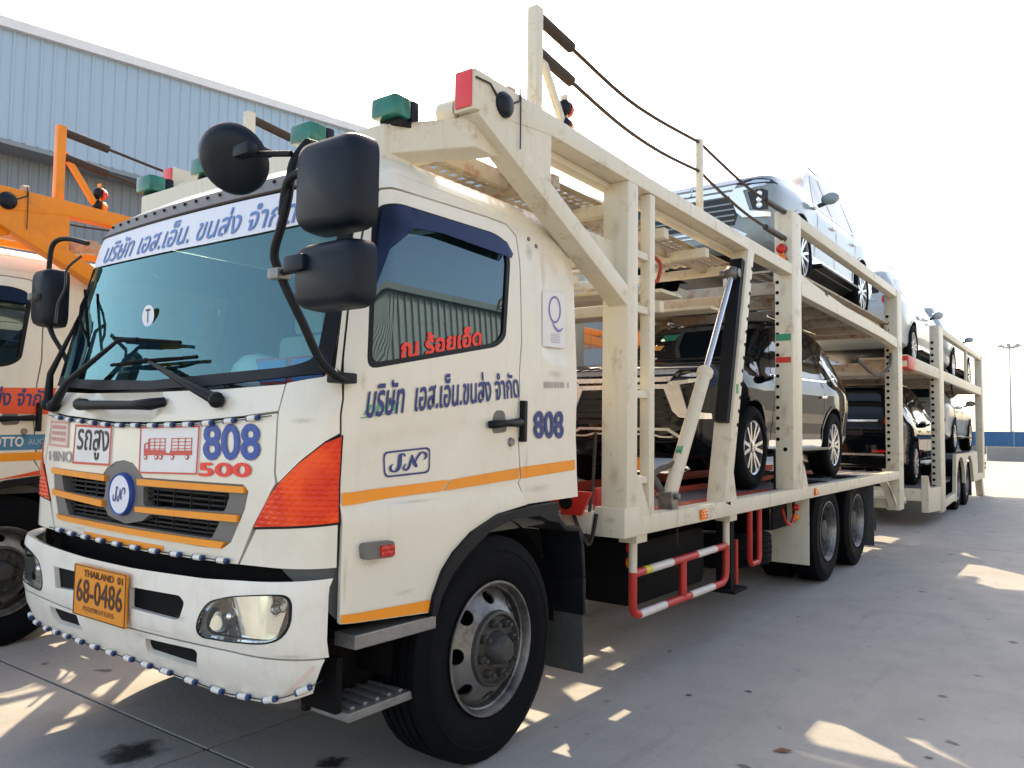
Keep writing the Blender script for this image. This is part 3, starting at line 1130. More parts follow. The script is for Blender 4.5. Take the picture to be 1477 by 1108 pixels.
    gr = [(-.885, 1.291), (-.287, 1.283), (-.256, 1.312), (-.176, 1.343), (-.095, 1.353), (-.012, 1.343), (.055, 1.310), (.094, 1.284), (.824, 1.288), (.858, 1.262), (.842, 1.195), (.764, 1.062), (.709, 1.034), (.579, 1.030), (.028, 1.036), (-.50, 1.038), (-.72, 1.042), (-.79, 1.066), (-.86, 1.19)]
    fp = [(-.985, 1.562), (-.788, 1.543), (-.226, 1.514), (.113, 1.514), (.494, 1.524), (.788, 1.543), (.985, 1.562), (1.000, 1.337), (1.012, 1.300), (.965, 1.229), (.895, 1.133), (.812, .983), (.50, .978), (.145, .973), (-.182, .976), (-.543, .980), (-.812, .985), (-.895, 1.133), (-.965, 1.229), (-1.012, 1.300), (-1.000, 1.337)]
    panel = patch('front_panel', fp, S, 'cab_white', parent, holes=[gr], step=.04, thick=.03)
    patch('front_gap_shade', [(-1.05, 1.68), (1.05, 1.68), (1.1, 1.2), (1.05, .5), (-1.05, .5), (-1.1, 1.2)], S, 'chassis_black', parent, step=.12, thick=0, off=-.11)  # black sheet paints the shade behind grille and panel gaps
    # grille: surround, slats, three orange bars, round badge
    gin = [(-.80, 1.262), (.78, 1.262), (.74, 1.12), (.68, 1.055), (-.68, 1.062), (-.76, 1.12)]
    grl = patch('grille', gr, S, 'grey_plastic', panel, holes=[rounded([(-.78, 1.258), (-.26, 1.252), (-.27, 1.172), (-.74, 1.182)], .02), rounded([(-.73, 1.150), (-.26, 1.132), (-.22, 1.098), (-.05, 1.075), (.10, 1.098), (.16, 1.130), (.68, 1.136), (.63, 1.066), (-.66, 1.072)], .015), rounded([(.09, 1.245), (.74, 1.250), (.71, 1.176), (.10, 1.162)], .02)], step=.04, thick=.05, off=-.004)
    for z in (1.236, 1.214, 1.192, 1.12, 1.10, 1.082):
        pts = [S(s / 10, z) + Vector((0, .030, 0)) for s in range(-7, 8)]
        m = MB()
        m.tube(pts, .006, 4)
        m.obj('grille_slat', 'black_plastic', grl)
    for s in [-.66, -.53, -.40, -.27, .18, .31, .44, .57, .68]:
        MB().bar(S(s, 1.25) + Vector((0, .034, 0)), S(s, 1.075) + Vector((0, .034, 0)), .008, .02).obj('grille_divider', 'black_plastic', grl)
    def Sg(s, z):
        return S(s, z) + Vector((0, -.012, 0))
    for c4 in ([(-.885, 1.290), (-.251, 1.280), (-.248, 1.253), (-.875, 1.263)], [(.060, 1.277), (.838, 1.280), (.845, 1.256), (.062, 1.250)],
               [(-.862, 1.186), (-.264, 1.166), (-.260, 1.136), (-.855, 1.158)], [(.054, 1.158), (.812, 1.170), (.804, 1.143), (.056, 1.135)],
               [(-.792, 1.067), (0, 1.061), (.735, 1.061), (.709, 1.035), (0, 1.035), (-.75, 1.044)]):
        patch('orange_bar', c4, Sg, 'orange_tape', grl, step=.06, thick=.016, off=0)
    patch('orange_strip', [(-.46, 1.010), (.296, 1.009), (.292, .980), (-.449, .982)], S, 'orange_tape', panel, step=.08, thick=0, off=.002)
    c = S(-.082, 1.203)
    badge = MB().lathe([(.012, .0), (.012, .082), (.018, .085), (.020, .090), (.008, .095), (-.006, .096)], 40, 'y', c, flip=-1).obj('badge_rim', 'blue_ink', grl, smooth=40)
    MB().lathe([(.0165, 0), (.0165, .083), (.012, .085)], 40, 'y', c, flip=-1).obj('badge_face', 'banner_white', badge, smooth=30)
    return panel, grl, c


panel, grl, badge_c = cab(truck)


def flat_y(y):
    return lambda u, v: Vector((u, y, v))


def sn_logo(name, corners, surf, mat, parent, off=.004, flip=1):
    """the flowing S and N of the haulier's mark"""
    s_ = stroke([(.40, .80), (.37, .92), (.29, .93), (.27, .70), (.25, .35), (.17, .10), (.05, .12), (.02, .33), (.08, .47)], .035, .105)
    n1 = stroke([(.42, .42), (.36, .22), (.42, .08), (.50, .22), (.55, .55), (.59, .80)], .03, .075)
    n2 = stroke([(.58, .86), (.62, .55), (.69, .25), (.70, .18)], .03, .10)
    n3 = stroke([(.66, .40), (.74, .72), (.84, .92), (.95, .84), (.97, .66), (.90, .52)], .03, .085)
    return polys_on(name, [s_, n1, n2, n3], corners, surf, mat, parent, off, flip)


sn_logo('badge_mark', [(badge_c.x - .052, badge_c.z + .036), (badge_c.x + .052, badge_c.z + .036), (badge_c.x + .052, badge_c.z - .036), (badge_c.x - .052, badge_c.z - .036)], flat_y(badge_c.y - .0175), 'navy_ink', grl, off=.001)

# ---- signs and numbers on the front
def board(name, c4, parent, mats=('sign_white', 'sign_red'), bw=.035):
    g = quad_uv(c4)
    o = patch(name, [tuple(g(0, 1)), tuple(g(1, 1)), tuple(g(1, 0)), tuple(g(0, 0))], S, mats[0], parent, step=.06, thick=.004, off=.005)
    a = bw
    b = bw * 1.6
    outer = [tuple(g(x, y)) for x, y in ((0, 1), (1, 1), (1, 0), (0, 0))]
    inner = [tuple(g(x, y)) for x, y in ((a, 1 - b), (1 - a, 1 - b), (1 - a, b), (a, b))]
    patch('border', outer, S, mats[1], o, holes=[inner], step=.06, thick=0, off=.0062)
    return o


s1 = board('high_vehicle_sign', [(-.650, 1.508), (-.235, 1.502), (-.214, 1.322), (-.632, 1.319)], panel)
text_on('lettering', 'รถสูง', [(-.60, 1.490), (-.255, 1.482), (-.245, 1.345), (-.59, 1.345)], S, 'black_ink', s1, off=.0068, bold=.012)
s2 = board('vehicle_outline_sign', [(.031, 1.501), (.504, 1.511), (.520, 1.313), (.062, 1.301)], panel, bw=.022)
pic = []
def rect(a, b, c_, d):
    pic.append([(a, b), (c_, b), (c_, d), (a, d)])
rect(.05, .36, .36, .50), rect(.13, .50, .15, .80), rect(.39, .36, .60, .42), rect(.55, .36, .94, .48)
pic.append([(.05, .50), (.055, .66), (.09, .70), (.13, .70), (.13, .66), (.08, .66), (.075, .54), (.13, .54), (.13, .50)])
for k in range(4):
    rect(.15, .52 + k * .09, .46, .54 + k * .09)
    rect(.57, .52 + k * .09, .93, .54 + k * .09)
for x in (.15, .25, .35, .45, .57, .69, .81, .92):
    rect(x, .48, x + .012, .82)
rect(.36, .40, .47, .50)
for x in (.09, .30, .385, .60, .86):
    pic.append([(x + .035 * math.cos(a), .31 + .075 * math.sin(a)) for a in [2 * math.pi * k / 14 for k in range(14)]])
polys_on('pictogram', pic, [(.055, 1.480), (.485, 1.490), (.500, 1.335), (.075, 1.322)], S, 'sign_red', s2, off=.0068)
wh_ = [[(x + .018 * math.cos(a), .31 + .038 * math.sin(a)) for a in [2 * math.pi * k / 12 for k in range(12)]] for x in (.09, .30, .385, .60, .86)]
polys_on('pictogram_hub', wh_, [(.055, 1.480), (.485, 1.490), (.500, 1.335), (.075, 1.322)], S, 'sign_white', s2, off=.0082)
s0 = board('faded_sign', [(-.985, 1.524), (-.734, 1.520), (-.711, 1.393), (-.965, 1.398)], panel, ('faded_peach', 'faded_red'), .05)
polys_on('faded_print', [[(x, .70 - r * .24), (x + w, .70 - r * .24), (x + w, .84 - r * .24), (x, .84 - r * .24)] for r in range(3) for x, w in ((.12, .10), (.25, .16), (.45, .08), (.57, .14), (.76, .09))], [(-.985, 1.524), (-.734, 1.520), (-.711, 1.393), (-.965, 1.398)], S, 'faded_red', s0, off=.007)
text_on('maker_lettering', 'HINO', [(-.965, 1.370), (-.661, 1.376), (-.643, 1.322), (-.945, 1.325)], S, 'faded_grey', panel, off=.004, bold=.03)
text_on('fleet_number', '808', [(.529, 1.514), (.890, 1.517), (.911, 1.387), (.554, 1.377)], S, 'blue_ink', panel, off=.004, bold=.045)
t5 = text_on('model_number', '500', [(.527, 1.360), (.860, 1.370), (.868, 1.318), (.536, 1.309)], S, 'red_letter', panel, off=.005, bold=.05)

# ---- bumper
bt_ = [(-1.288, .958), (-1.12, .951), (-.754, .935), (-.24, .926), (.24, .924), (.754, .932), (1.12, .951), (1.288, .958)]
seam = [(1.285, .674), (.913, .684), (.32, .680), (-.32, .680), (-.913, .684), (-1.285, .674)]
o1 = [(-.575, .850), (-.225, .856), (-.225, .775), (-.536, .756)]
o2 = rounded([(.225, .848), (.60, .853), (.636, .830), (.605, .765), (.577, .757), (.225, .763)], .015)
head = [(.821, .856), (.921, .879), (1.080, .902), (1.138, .903), (1.157, .880), (1.157, .808), (1.135, .760), (1.096, .737), (1.043, .729), (.917, .721), (.760, .717), (.724, .740), (.741, .793), (.783, .837)]
head = rounded(head, .02, 2)
bu = patch('bumper', bt_ + seam, Sb, 'bumper_white', truck, holes=[o1, o2, head, mir(head)], step=.035, thick=.04)
low = [(-1.270, .668), (-.913, .677), (-.32, .673), (.32, .673), (.913, .677), (1.270, .668), (1.203, .545), (1.068, .497), (.828, .484), (.477, .508), (.224, .517), (-.224, .522), (-.477, .518), (-.828, .500), (-1.068, .502), (-1.203, .545)]
l1 = [(-.66, .655), (-.308, .660), (-.268, .593), (-.62, .578)]
l2 = [(.335, .652), (.687, .657), (.708, .645), (.679, .580), (.553, .583), (.332, .592)]
bl = patch('bumper_skirt', low, Sb, 'bumper_white', truck, holes=[rounded(l1, .01), rounded(l2, .01)], step=.035, thick=.06)
patch('bumper_gap_shade', [(-1.2, .97), (1.2, .97), (1.15, .60), (.9, .55), (-.9, .55), (-1.15, .60)], Sb, 'chassis_black', truck, step=.1, thick=0, off=-.11)  # dark sheet stands in for shade behind the bumper and its top gap
for sd in (1, -1):
    M_ = (lambda p: p) if sd > 0 else mir
    hl = patch('headlight', M_(head), Sb, 'lamp_clear', truck, step=.03, thick=.02, off=-.006)
    def Sr(s, z):
        p = Sb(s, z)
        a = abs(s)
        d = .055 - .03 * math.cos((a - .90) * 26) * .5 + .02 * (z - .8) * 8 * math.sin(a * 20)
        return p + Vector((0, d, 0))
    patch('reflector', M_(head), Sr, 'chrome', hl, step=.018, thick=0)
    pb = Sb(sd * 1.09, .85) + Vector((0, .035, 0))
    MB().ball(pb, .022, 12, sc=(1, 1, 1)).obj('bulb', 'lamp_clear', hl, smooth=60)
    MB().ball(Sb(sd * .88, .80) + Vector((0, .04, 0)), .03, 12).obj('bulb', 'chrome', hl, smooth=60)
    grw = rounded([((a - .95) * 1.05 + .95, (b - .81) * 1.06 + .81) for a, b in head], .01, 1)
    patch('headlight_gasket', M_(grw), Sb, 'black_plastic', hl, holes=[M_(head)], step=.05, thick=.01, off=.0015)
for ol, par_ in ((o1, bu), (o2, bu), (l1, bl), (l2, bl)):
    patch('opening_shade', [((a - sum(p[0] for p in ol) / len(ol)) * 1.04 + sum(p[0] for p in ol) / len(ol), (b - sum(p[1] for p in ol) / len(ol)) * 1.04 + sum(p[1] for p in ol) / len(ol)) for a, b in ol], Sb, 'chassis_black', par_, step=.06, thick=0, off=-.022)  # black inserts painted as the shade inside the openings
# scuffed corner of the skirt
patch('corner_scuff', [(1.10, .535), (1.12, .530), (1.235, .640), (1.228, .652)], Sb, 'faded_peach', bl, step=.03, thick=0, off=.002)

# licence plate
pl = MB().box(-.22, .22, -.022, -.012, .682, .902).obj('licence_plate', 'plate_yellow', truck, bevel=.004)
fy = flat_y(-.0225)
text_on('lettering', 'THAILAND  01', [(-.13, .883), (.19, .883), (.19, .855), (-.13, .855)], fy, 'plate_ink', pl, off=.001, bold=.03)
text_on('lettering', '68-0486', [(-.19, .842), (.19, .842), (.19, .745), (-.19, .745)], fy, 'plate_ink', pl, off=.001, bold=.02)
text_on('lettering', 'กรุงเทพมหานคร', [(-.13, .730), (.13, .730), (.13, .700), (-.13, .700)], fy, 'plate_ink', pl, off=.001)
fr_ = MB()
for a in ((-.216, .216, .896, .899), (-.216, .216, .685, .688), (-.216, -.213, .688, .896), (.213, .216, .688, .896)):
    fr_.box(a[0], a[1], -.0245, -.022, a[2], a[3])
fr_.obj('plate_border', 'plate_ink', pl)

# ---- strings of white and blue beads
bead_me = None
def bead_line(pts, surf, step, off, parent):
    global bead_me
    C = [Vector((a, b, 0)) for a, b in pts]
    path = []
    for a, b in zip(C, C[1:]):
        n = max(1, int((b - a).length / .02))
        path += [a.lerp(b, k / n) for k in range(n)]
    path.append(C[-1])
    P3 = [surf(p.x, p.y) + normal_at(surf, p.x, p.y) * off for p in path]
    MB().tube(P3[::2] + [P3[-1]], .0025, 4).obj('bead_string', 'black_plastic', parent)
    acc = 0
    for a, b in zip(P3, P3[1:]):
        acc += (b - a).length
        if acc > step:
            acc = 0
            if bead_me is None:
                m = MB()
                m.lathe([(-.034, .004, 1), (-.032, .011, 1), (-.022, .012, 0), (.020, .012, 1), (.032, .011, 1), (.034, .004, 1)], 10, 'x')
                bead_me = m.mesh('trim_bead', smooth=50)
                bead_me.materials.append(MAT['bead_white'])
                bead_me.materials.append(MAT['bead_blue'])
            o = bpy.data.objects.new('trim_bead', bead_me)
            COL.objects.link(o)
            o.parent = parent
            o.location = (a + b) / 2
            o.rotation_mode = 'QUATERNION'
            o.rotation_quaternion = (b - a).normalized().to_track_quat('X', 'Z')
bead_line([(-1.0, 1.552), (-.788, 1.534), (-.226, 1.506), (.113, 1.507), (.494, 1.516), (.788, 1.535), (.97, 1.552)], S, .125, .013, panel)
bead_line([(-.86, .998), (-.543, .990), (-.182, .986), (.145, .984), (.50, .988), (.78, .992)], S, .135, .013, panel)
bead_line([(-1.19, .560), (-1.05, .530), (-.828, .524), (-.45, .540), (.20, .542), (.477, .533), (.828, .508), (1.05, .520), (1.13, .545), (1.25, .60)], Sb, .13, .013, bl)

# ---- windscreen
ws = [(-1.155, 1.738), (-1.13, 1.715), (-.99, 1.703), (-.5, 1.676), (0, 1.668), (.5, 1.676), (.99, 1.703), (1.13, 1.713), (1.165, 1.738), (1.158, 1.98), (1.15, 2.30), (1.12, 2.50), (1.05, 2.525), (-1.05, 2.525), (-1.12, 2.50), (-1.15, 2.30), (-1.158, 1.98)]
wsi = rounded([(-1.10, 1.770), (-.99, 1.742), (0, 1.708), (.99, 1.742), (1.10, 1.770), (1.105, 1.98), (1.09, 2.47), (-1.09, 2.47), (-1.105, 1.98)], .05)
wsh = patch('windshield', ws, S, 'windshield_glass', truck, step=.06, thick=0, off=-.004)
patch('windshield_seal', ws, S, 'black_plastic', wsh, holes=[wsi], step=.06, thick=.012, off=.002)
bn = patch('banner', [(-1.07, 2.352), (-.5, 2.340), (.19, 2.332), (.6, 2.334), (1.07, 2.345), (1.07, 2.505), (-1.07, 2.515)], S, 'banner_white', wsh, step=.06, thick=0, off=.004)
text_on('lettering', 'บริษัท เอส.เอ็น. ขนส่ง จำกัด', [(-.93, 2.490), (.86, 2.482), (.86, 2.352), (-.93, 2.362)], S, 'pale_blue_ink', bn, off=.007, bold=.012, shear=.15)
stk = MB().lathe([(0, 0), (0, .052)], 24, 'y', S(-.17, 2.02) + Vector((0, -.006, 0))).obj('round_sticker', 'banner_white', wsh)
c = S(-.17, 2.02)
text_on('lettering', 'T', [(c.x - .02, c.z + .032), (c.x + .02, c.z + .032), (c.x + .02, c.z - .032), (c.x - .02, c.z - .032)], flat_y(c.y - .007), 'black_ink', stk, off=.001)

# roof shell
vs, fs = [], []
zs = [2.528, 2.571, 2.585, 2.61, 2.64, 2.665, 2.69, 2.715, 2.735, 2.752, 2.76]
nu = 72
for z in zs:
    e = sy(YR, z)
    for k in range(nu + 1):
        u = -1 + 2 * k / nu
        s = u * e
        vs.append(S(s, z))
for i in range(len(zs) - 1):
    for k in range(nu):
        a = i * (nu + 1) + k
        if zs[i] < 2.57 and abs(-1 + 2 * (k + .5) / nu) * sy(YR, zs[i]) > 1.16:
            continue
        fs.append((a, a + 1, a + nu + 2, a + nu + 1))
fs.append(tuple((len(zs) - 1) * (nu + 1) + k for k in range(nu + 1)))
MB().add(vs, fs).obj('roof', 'cab_white', truck, smooth=45)
# sun visor lip with rivets over the windscreen
def Sl2(s, z):
    return S(s, z) + Vector((0, -.02, 0))
lip = patch('roof_lip', [(-1.12, 2.520), (1.12, 2.520), (1.16, 2.555), (1.10, 2.585), (-1.10, 2.585), (-1.16, 2.555)], S, 'grey_plastic', truck, step=.08, thick=.02, off=.014)
for k in range(19):
    s = -1.0 + k * .111
    p = S(s, 2.566) + normal_at(S, s, 2.566) * .014
    MB().ball(p, .009, 8).obj('rivet', 'black_plastic', lip, smooth=60)
# rear wall and floor of the cab
MB().prism([(-1.15, 1.17), (1.15, 1.17), (1.16, 1.7), (1.12, 2.4), (1.06, 2.57), (.7, 2.72), (-.7, 2.72), (-1.06, 2.57), (-1.12, 2.4), (-1.16, 1.7)], 'y', YR - .03, YR).obj('cab_rear_wall', 'cab_white', truck)
boxo('cab_floor', -1.08, 1.08, .30, 1.9, 1.02, 1.08, 'dark_interior', truck)
boxo('dashboard', -1.02, 1.02, .24, .62, 1.20, 1.66, 'dark_interior', truck, .06)
for x in (-.52, .52):
    boxo('seat', x - .24, x + .24, 1.0, 1.48, 1.20, 1.42, 'seat_dark', truck, .07)
    boxo('seat_back', x - .24, x + .24, 1.42, 1.58, 1.38, 2.08, 'seat_cloth', truck, .06)
    boxo('headrest', x - .14, x + .14, 1.46, 1.58, 2.08, 2.30, 'seat_cloth', truck, .05)
sw = MB()
sw.tube([(-.52 + .21 * math.cos(a), .78 - .10 * math.sin(a), 1.72 + .19 * math.sin(a)) for a in [2 * math.pi * k / 24 for k in range(25)]], .014, 8)
sw.bar((-.71, .78, 1.72), (-.33, .78, 1.72), .03, .02)
sw.bar((-.52, .78, 1.72), (-.52, .60, 1.55), .05, .05)
sw.obj('steering_wheel', 'dark_interior', truck, smooth=50)
nb = boxo('notice_card', .50, .96, .36, .365, 1.69, 1.80, 'notice_red', truck, 0)
for x in (.52, .75):
    boxo('notice_sheet', x, x + .19, .353, .3595, 1.70, 1.79, 'notice_blue', nb, 0)
hat = MB()
hat.lathe([(0, .001), (0, .165), (.012, .16), (.02, .135), (.09, .13), (.14, .10), (.165, .05), (.168, .0)], 24, 'z')
hat = hat.obj('hard_hat', 'helmet', smooth=50)
hat.location = (.42, .43, 1.662)
hat.rotation_euler = (R(-12), R(8), 0)
tag(hat, 'white hard hat lying on the dashboard of the white cab', 'helmet')

# ---- door lettering
for nm, body, c4, mt, bo in (
        ('company_name', 'บริษัท  เอส.เอ็น.ขนส่ง จำกัด', [(1.33, 1.700), (2.275, 1.795), (2.32, 1.668), (1.353, 1.550)], 'navy_ink', .022),
        ('fleet_number', '808', [(2.473, 1.599), (2.737, 1.605), (2.761, 1.473), (2.495, 1.473)], 'navy_ink', .05),
        ('home_town', 'ณ ร้อยเอ็ด', [(1.475, 1.885), (1.974, 1.985), (1.986, 1.898), (1.492, 1.790)], 'red_letter', .045)):
    text_on(nm, body, c4, S, mt, truck, off=.005 if nm != 'home_town' else -.006, bold=bo)
gq = [(1.325, 1.600), (1.53, 1.618), (1.535, 1.575), (1.325, 1.545)]
polys_on('worn_green_decal', [[(x + .06, .25), (x + w, .25), (x + w + .10, .95), (x + .16, .95)] for x, w in ((0, .16), (.20, .20), (.42, .20), (.64, .20))] + [[(0, .02), (.9, .02), (.9, .09), (0, .09)]], gq, S, 'green_ink', truck, off=.0032)
polys_on('worn_grey_decal', [[(x, 0), (x + w, 0), (x + w, 1), (x, 1)] for x, w in ((0, .03), (.06, .08), (.18, .05), (.27, .04), (.35, .03), (.42, .05), (.52, .05), (.62, .04), (.70, .08), (.92, .04))], [(2.52, 1.755), (2.76, 1.765), (2.765, 1.735), (2.525, 1.722)], S, 'faded_grey', truck, off=.0035)
SNQ = [(1.471, 1.418), (1.746, 1.435), (1.754, 1.326), (1.489, 1.316)]
g = quad_uv(SNQ)
sn_logo('haulier_mark', [tuple(g(.12, .88)), tuple(g(.93, .88)), tuple(g(.93, .14)), tuple(g(.12, .14))], Sdoor, 'navy_ink', truck, off=.004)
fr_o = rounded([tuple(g(x, y)) for x, y in ((0, 1), (1, 1), (1, 0), (0, 0))], .028)
fr_i = rounded([tuple(g(x, y)) for x, y in ((.028, .93), (.972, .93), (.972, .07), (.028, .07))], .024)
patch('mark_frame', fr_o, Sdoor, 'navy_ink', truck, holes=[fr_i], step=.05, thick=0, off=.004)
qs = patch('quality_sticker', [(2.423, 2.225), (2.641, 2.241), (2.689, 1.944), (2.473, 1.936)], S, 'paper', truck, step=.08, thick=0, off=.003)
Qc = [(2.423, 2.225), (2.641, 2.241), (2.689, 1.944), (2.473, 1.936)]
ring = [(.52 + .25 * math.cos(a), .66 + .24 * math.sin(a)) for a in [2 * math.pi * k / 24 for k in range(24)]]
q_ = []
for k in range(24):
    a, b = 2 * math.pi * k / 24, 2 * math.pi * (k + 1) / 24
    q_.append([(.52 + .27 * math.cos(a), .68 + .25 * math.sin(a)), (.52 + .27 * math.cos(b), .68 + .25 * math.sin(b)), (.52 + .21 * math.cos(b), .68 + .21 * math.sin(b)), (.52 + .21 * math.cos(a), .68 + .21 * math.sin(a))])
q_.append(stroke([(.38, .50), (.52, .36), (.70, .30), (.88, .36)], .015, .06))
for k in range(6):
    q_.append([(.34, .24 - k * .03), (.74, .24 - k * .03), (.74, .233 - k * .03), (.34, .233 - k * .03)])
polys_on('sticker_print', q_, Qc, S, 'purple_ink', qs, off=.0045)

# ---- wipers
def wiper(base, elbow, b0, b1, parent):
    w = MB()
    w.tube([base, base.lerp(elbow, .35) + Vector((0, -.035, .01)), elbow], [.026, .017, .009], 8)
    w.ball(base, .034, 10)
    w.obj('wiper_arm', 'black_plastic', parent, smooth=50)
    pts = [b0.lerp(b1, k / 8) for k in range(9)]
    bl_ = MB()
    bl_.tube(pts, .008, 6)
    mid = b0.lerp(b1, .5) + Vector((0, -.035, 0))
    bl_.tube([b0.lerp(b1, .12), b0.lerp(b1, .3) + Vector((0, -.025, 0)), mid, b0.lerp(b1, .7) + Vector((0, -.025, 0)), b0.lerp(b1, .88)], .007, 6)
    bl_.tube([mid, elbow], .010, 6)
    bl_.obj('wiper_blade', 'rubber', parent, smooth=50)
f = lambda s, z, d=.03: S(s, z) + Vector((0, -d, 0))
wiper(f(.62, 1.615, .03), f(.02, 1.80, .05), f(-.36, 1.790), f(.40, 1.800), truck)
wiper(f(-.93, 1.60, .03), f(-.32, 1.905, .05), f(-.42, 1.925), f(.24, 1.870), truck)
wiper(f(-1.02, 1.61, .03), f(-.92, 2.02, .05), f(-1.0, 2.22), f(-.70, 1.90), truck)

# ---- mirrors
def pxpath(pts):
    return spline(pts, 5)
arm = MB()
arm.tube(pxpath([(1.22, .02, 2.50), (1.20, -.02, 2.42), (1.19, -.03, 2.30), (1.16, -.03, 2.21), (1.11, -.02, 2.12), (1.11, 0, 2.06), (1.13, .03, 1.98), (1.15, .08, 1.88), (1.16, .15, 1.76), (1.18, .22, 1.695), (1.17, .28, 1.69)]), .016, 8)
arm.tube(pxpath([(1.16, -.03, 2.24), (1.19, -.04, 2.33), (1.24, -.05, 2.36), (1.30, -.05, 2.36)]), .015, 8)
arm.tube([(1.12, 0, 2.05), (1.30, -.03, 2.045)], .013, 8)
arm.tube([(1.20, -.03, 2.45), (1.02, -.06, 2.475)], .011, 8)
arm.tube([(1.22, .02, 2.50), (1.18, .25, 2.53)], .016, 8)
arm.obj('mirror_arm', 'black_plastic', truck, smooth=50)
boxo('arm_clamp', 1.085, 1.145, -.03, .03, 2.025, 2.065, 'rim_steel', truck, .008)
boxo('arm_foot', 1.13, 1.19, .21, .31, 1.675, 1.715, 'black_plastic', truck, .008)
def housing(name, x0, x1, z0, z1, yc, dep, parent, mat='mirror_plastic'):
    """swelling back shell, flat mirror behind"""
    vs, fs = [], []
    rows = [(0, 1.0), (.35, .995), (.7, .95), (.9, .82), (1.0, .6)]
    ol = rounded([(-1, -1), (1, -1), (1, 1), (-1, 1)], .45, 6)
    cx, cz, hw, hh = (x0 + x1) / 2, (z0 + z1) / 2, (x1 - x0) / 2, (z1 - z0) / 2
    n = len(ol)
    for t, k in rows:
        for a, b in ol:
            vs.append((cx + hw * (a * (1 - (1 - k) * min(1, .08 / hw))), yc + dep / 2 - dep * t, cz + hh * (b * (1 - (1 - k) * min(1, .08 / hh)))))
    for i in range(len(rows) - 1):
        for j in range(n):
            fs.append((i * n + j, i * n + (j + 1) % n, (i + 1) * n + (j + 1) % n, (i + 1) * n + j))
    fs.append(tuple((len(rows) - 1) * n + j for j in range(n)))
    o = MB().add(vs, fs).obj(name, mat, parent, smooth=50)
    g_ = MB().add([(cx + hw * a * .94, yc + dep / 2 - .004, cz + hh * b * .94) for a, b in ol], [tuple(range(n))]).obj('mirror_glass', 'chrome', o)
    return o
housing('mirror_housing', 1.275, 1.575, 2.15, 2.455, -.03, .11, truck)
h2 = housing('mirror_housing', 1.275, 1.580, 1.895, 2.115, -.03, .10, truck)
boxo('mirror_bracket', 1.26, 1.36, -.10, -.05, 2.02, 2.075, 'mirror_plastic', h2, .012)
rm = MB()
rm.lathe([(.06, 0), (.055, .07), (.035, .14), (.005, .165), (-.03, .168), (-.035, .16), (-.035, 0)], 32, 'y', flip=-1)
rm = rm.obj('round_mirror', 'mirror_plastic', truck, smooth=50)
rm.location = (.905, -.06, 2.475)
rm.rotation_euler = (R(34), R(8), R(30))
rm.scale = (.78, .78, .78)
boxo('mirror_bracket', .98, 1.07, -.115, -.07, 2.455, 2.50, 'mirror_plastic', truck, .012)
# far-side mirror
am = MB()
am.tube(pxpath([(-1.12, .40, 2.52), (-1.28, .36, 2.56), (-1.37, .33, 2.54), (-1.39, .32, 2.44), (-1.39, .32, 2.22), (-1.37, .33, 2.05), (-1.30, .37, 1.92), (-1.24, .40, 1.80), (-1.18, .40, 1.74)]), .014, 8)
am.obj('mirror_arm', 'black_plastic', truck, smooth=50)
housing('mirror_housing', -1.50, -1.30, 2.06, 2.39, .33, .13, truck)
boxo('arm_clamp', -1.42, -1.36, .22, .27, 2.20, 2.24, 'rim_steel', truck, .008)
MB().tube(pxpath([(-1.10, .36, 2.44), (-1.13, .30, 2.36), (-1.10, .28, 2.25), (-1.13, .26, 2.16), (-1.10, .24, 2.05)]), .007, 6).obj('aerial_cable', 'hose', truck)


# ---- wheels
def tyre_mesh(Rr, rim, w, n=40):
    m = MB()
    h = w / 2
    g_ = .008
    prof = [(h * .80, rim - .01), (h * .86, rim), (h * .90, rim + .012), (h * .93, rim + .018), (h * .98, rim + (Rr - rim) * .25), (h * .985, rim + (Rr - rim) * .28), (h * .995, rim + (Rr - rim) * .29), (h, rim + (Rr - rim) * .55), (h * .99, rim + (Rr - rim) * .66), (h * 1.01, rim + (Rr - rim) * .675), (h * .985, rim + (Rr - rim) * .69), (h * .94, Rr - .05), (h * .84, Rr - .012)]
    tread = []
    for x in (.62, .25, -.10 + .0, -.45):
        pass
    xs = [.80, .56, .55, .47, .46, .20, .19, .11, .10, -.10, -.11, -.19, -.20, -.46, -.47, -.55, -.56, -.80]
    for i, x in enumerate(xs):
        dep = .016 if (i % 4) in (2, 3) and 1 < i < len(xs) - 1 else 0
        tread.append((h * x, Rr - dep - .006 * x * x))
    back = [(-x, r) for x, r in prof[::-1]]
    m.lathe(prof + tread + back, n, 'x')
    return m.mesh('tyre', smooth=42)


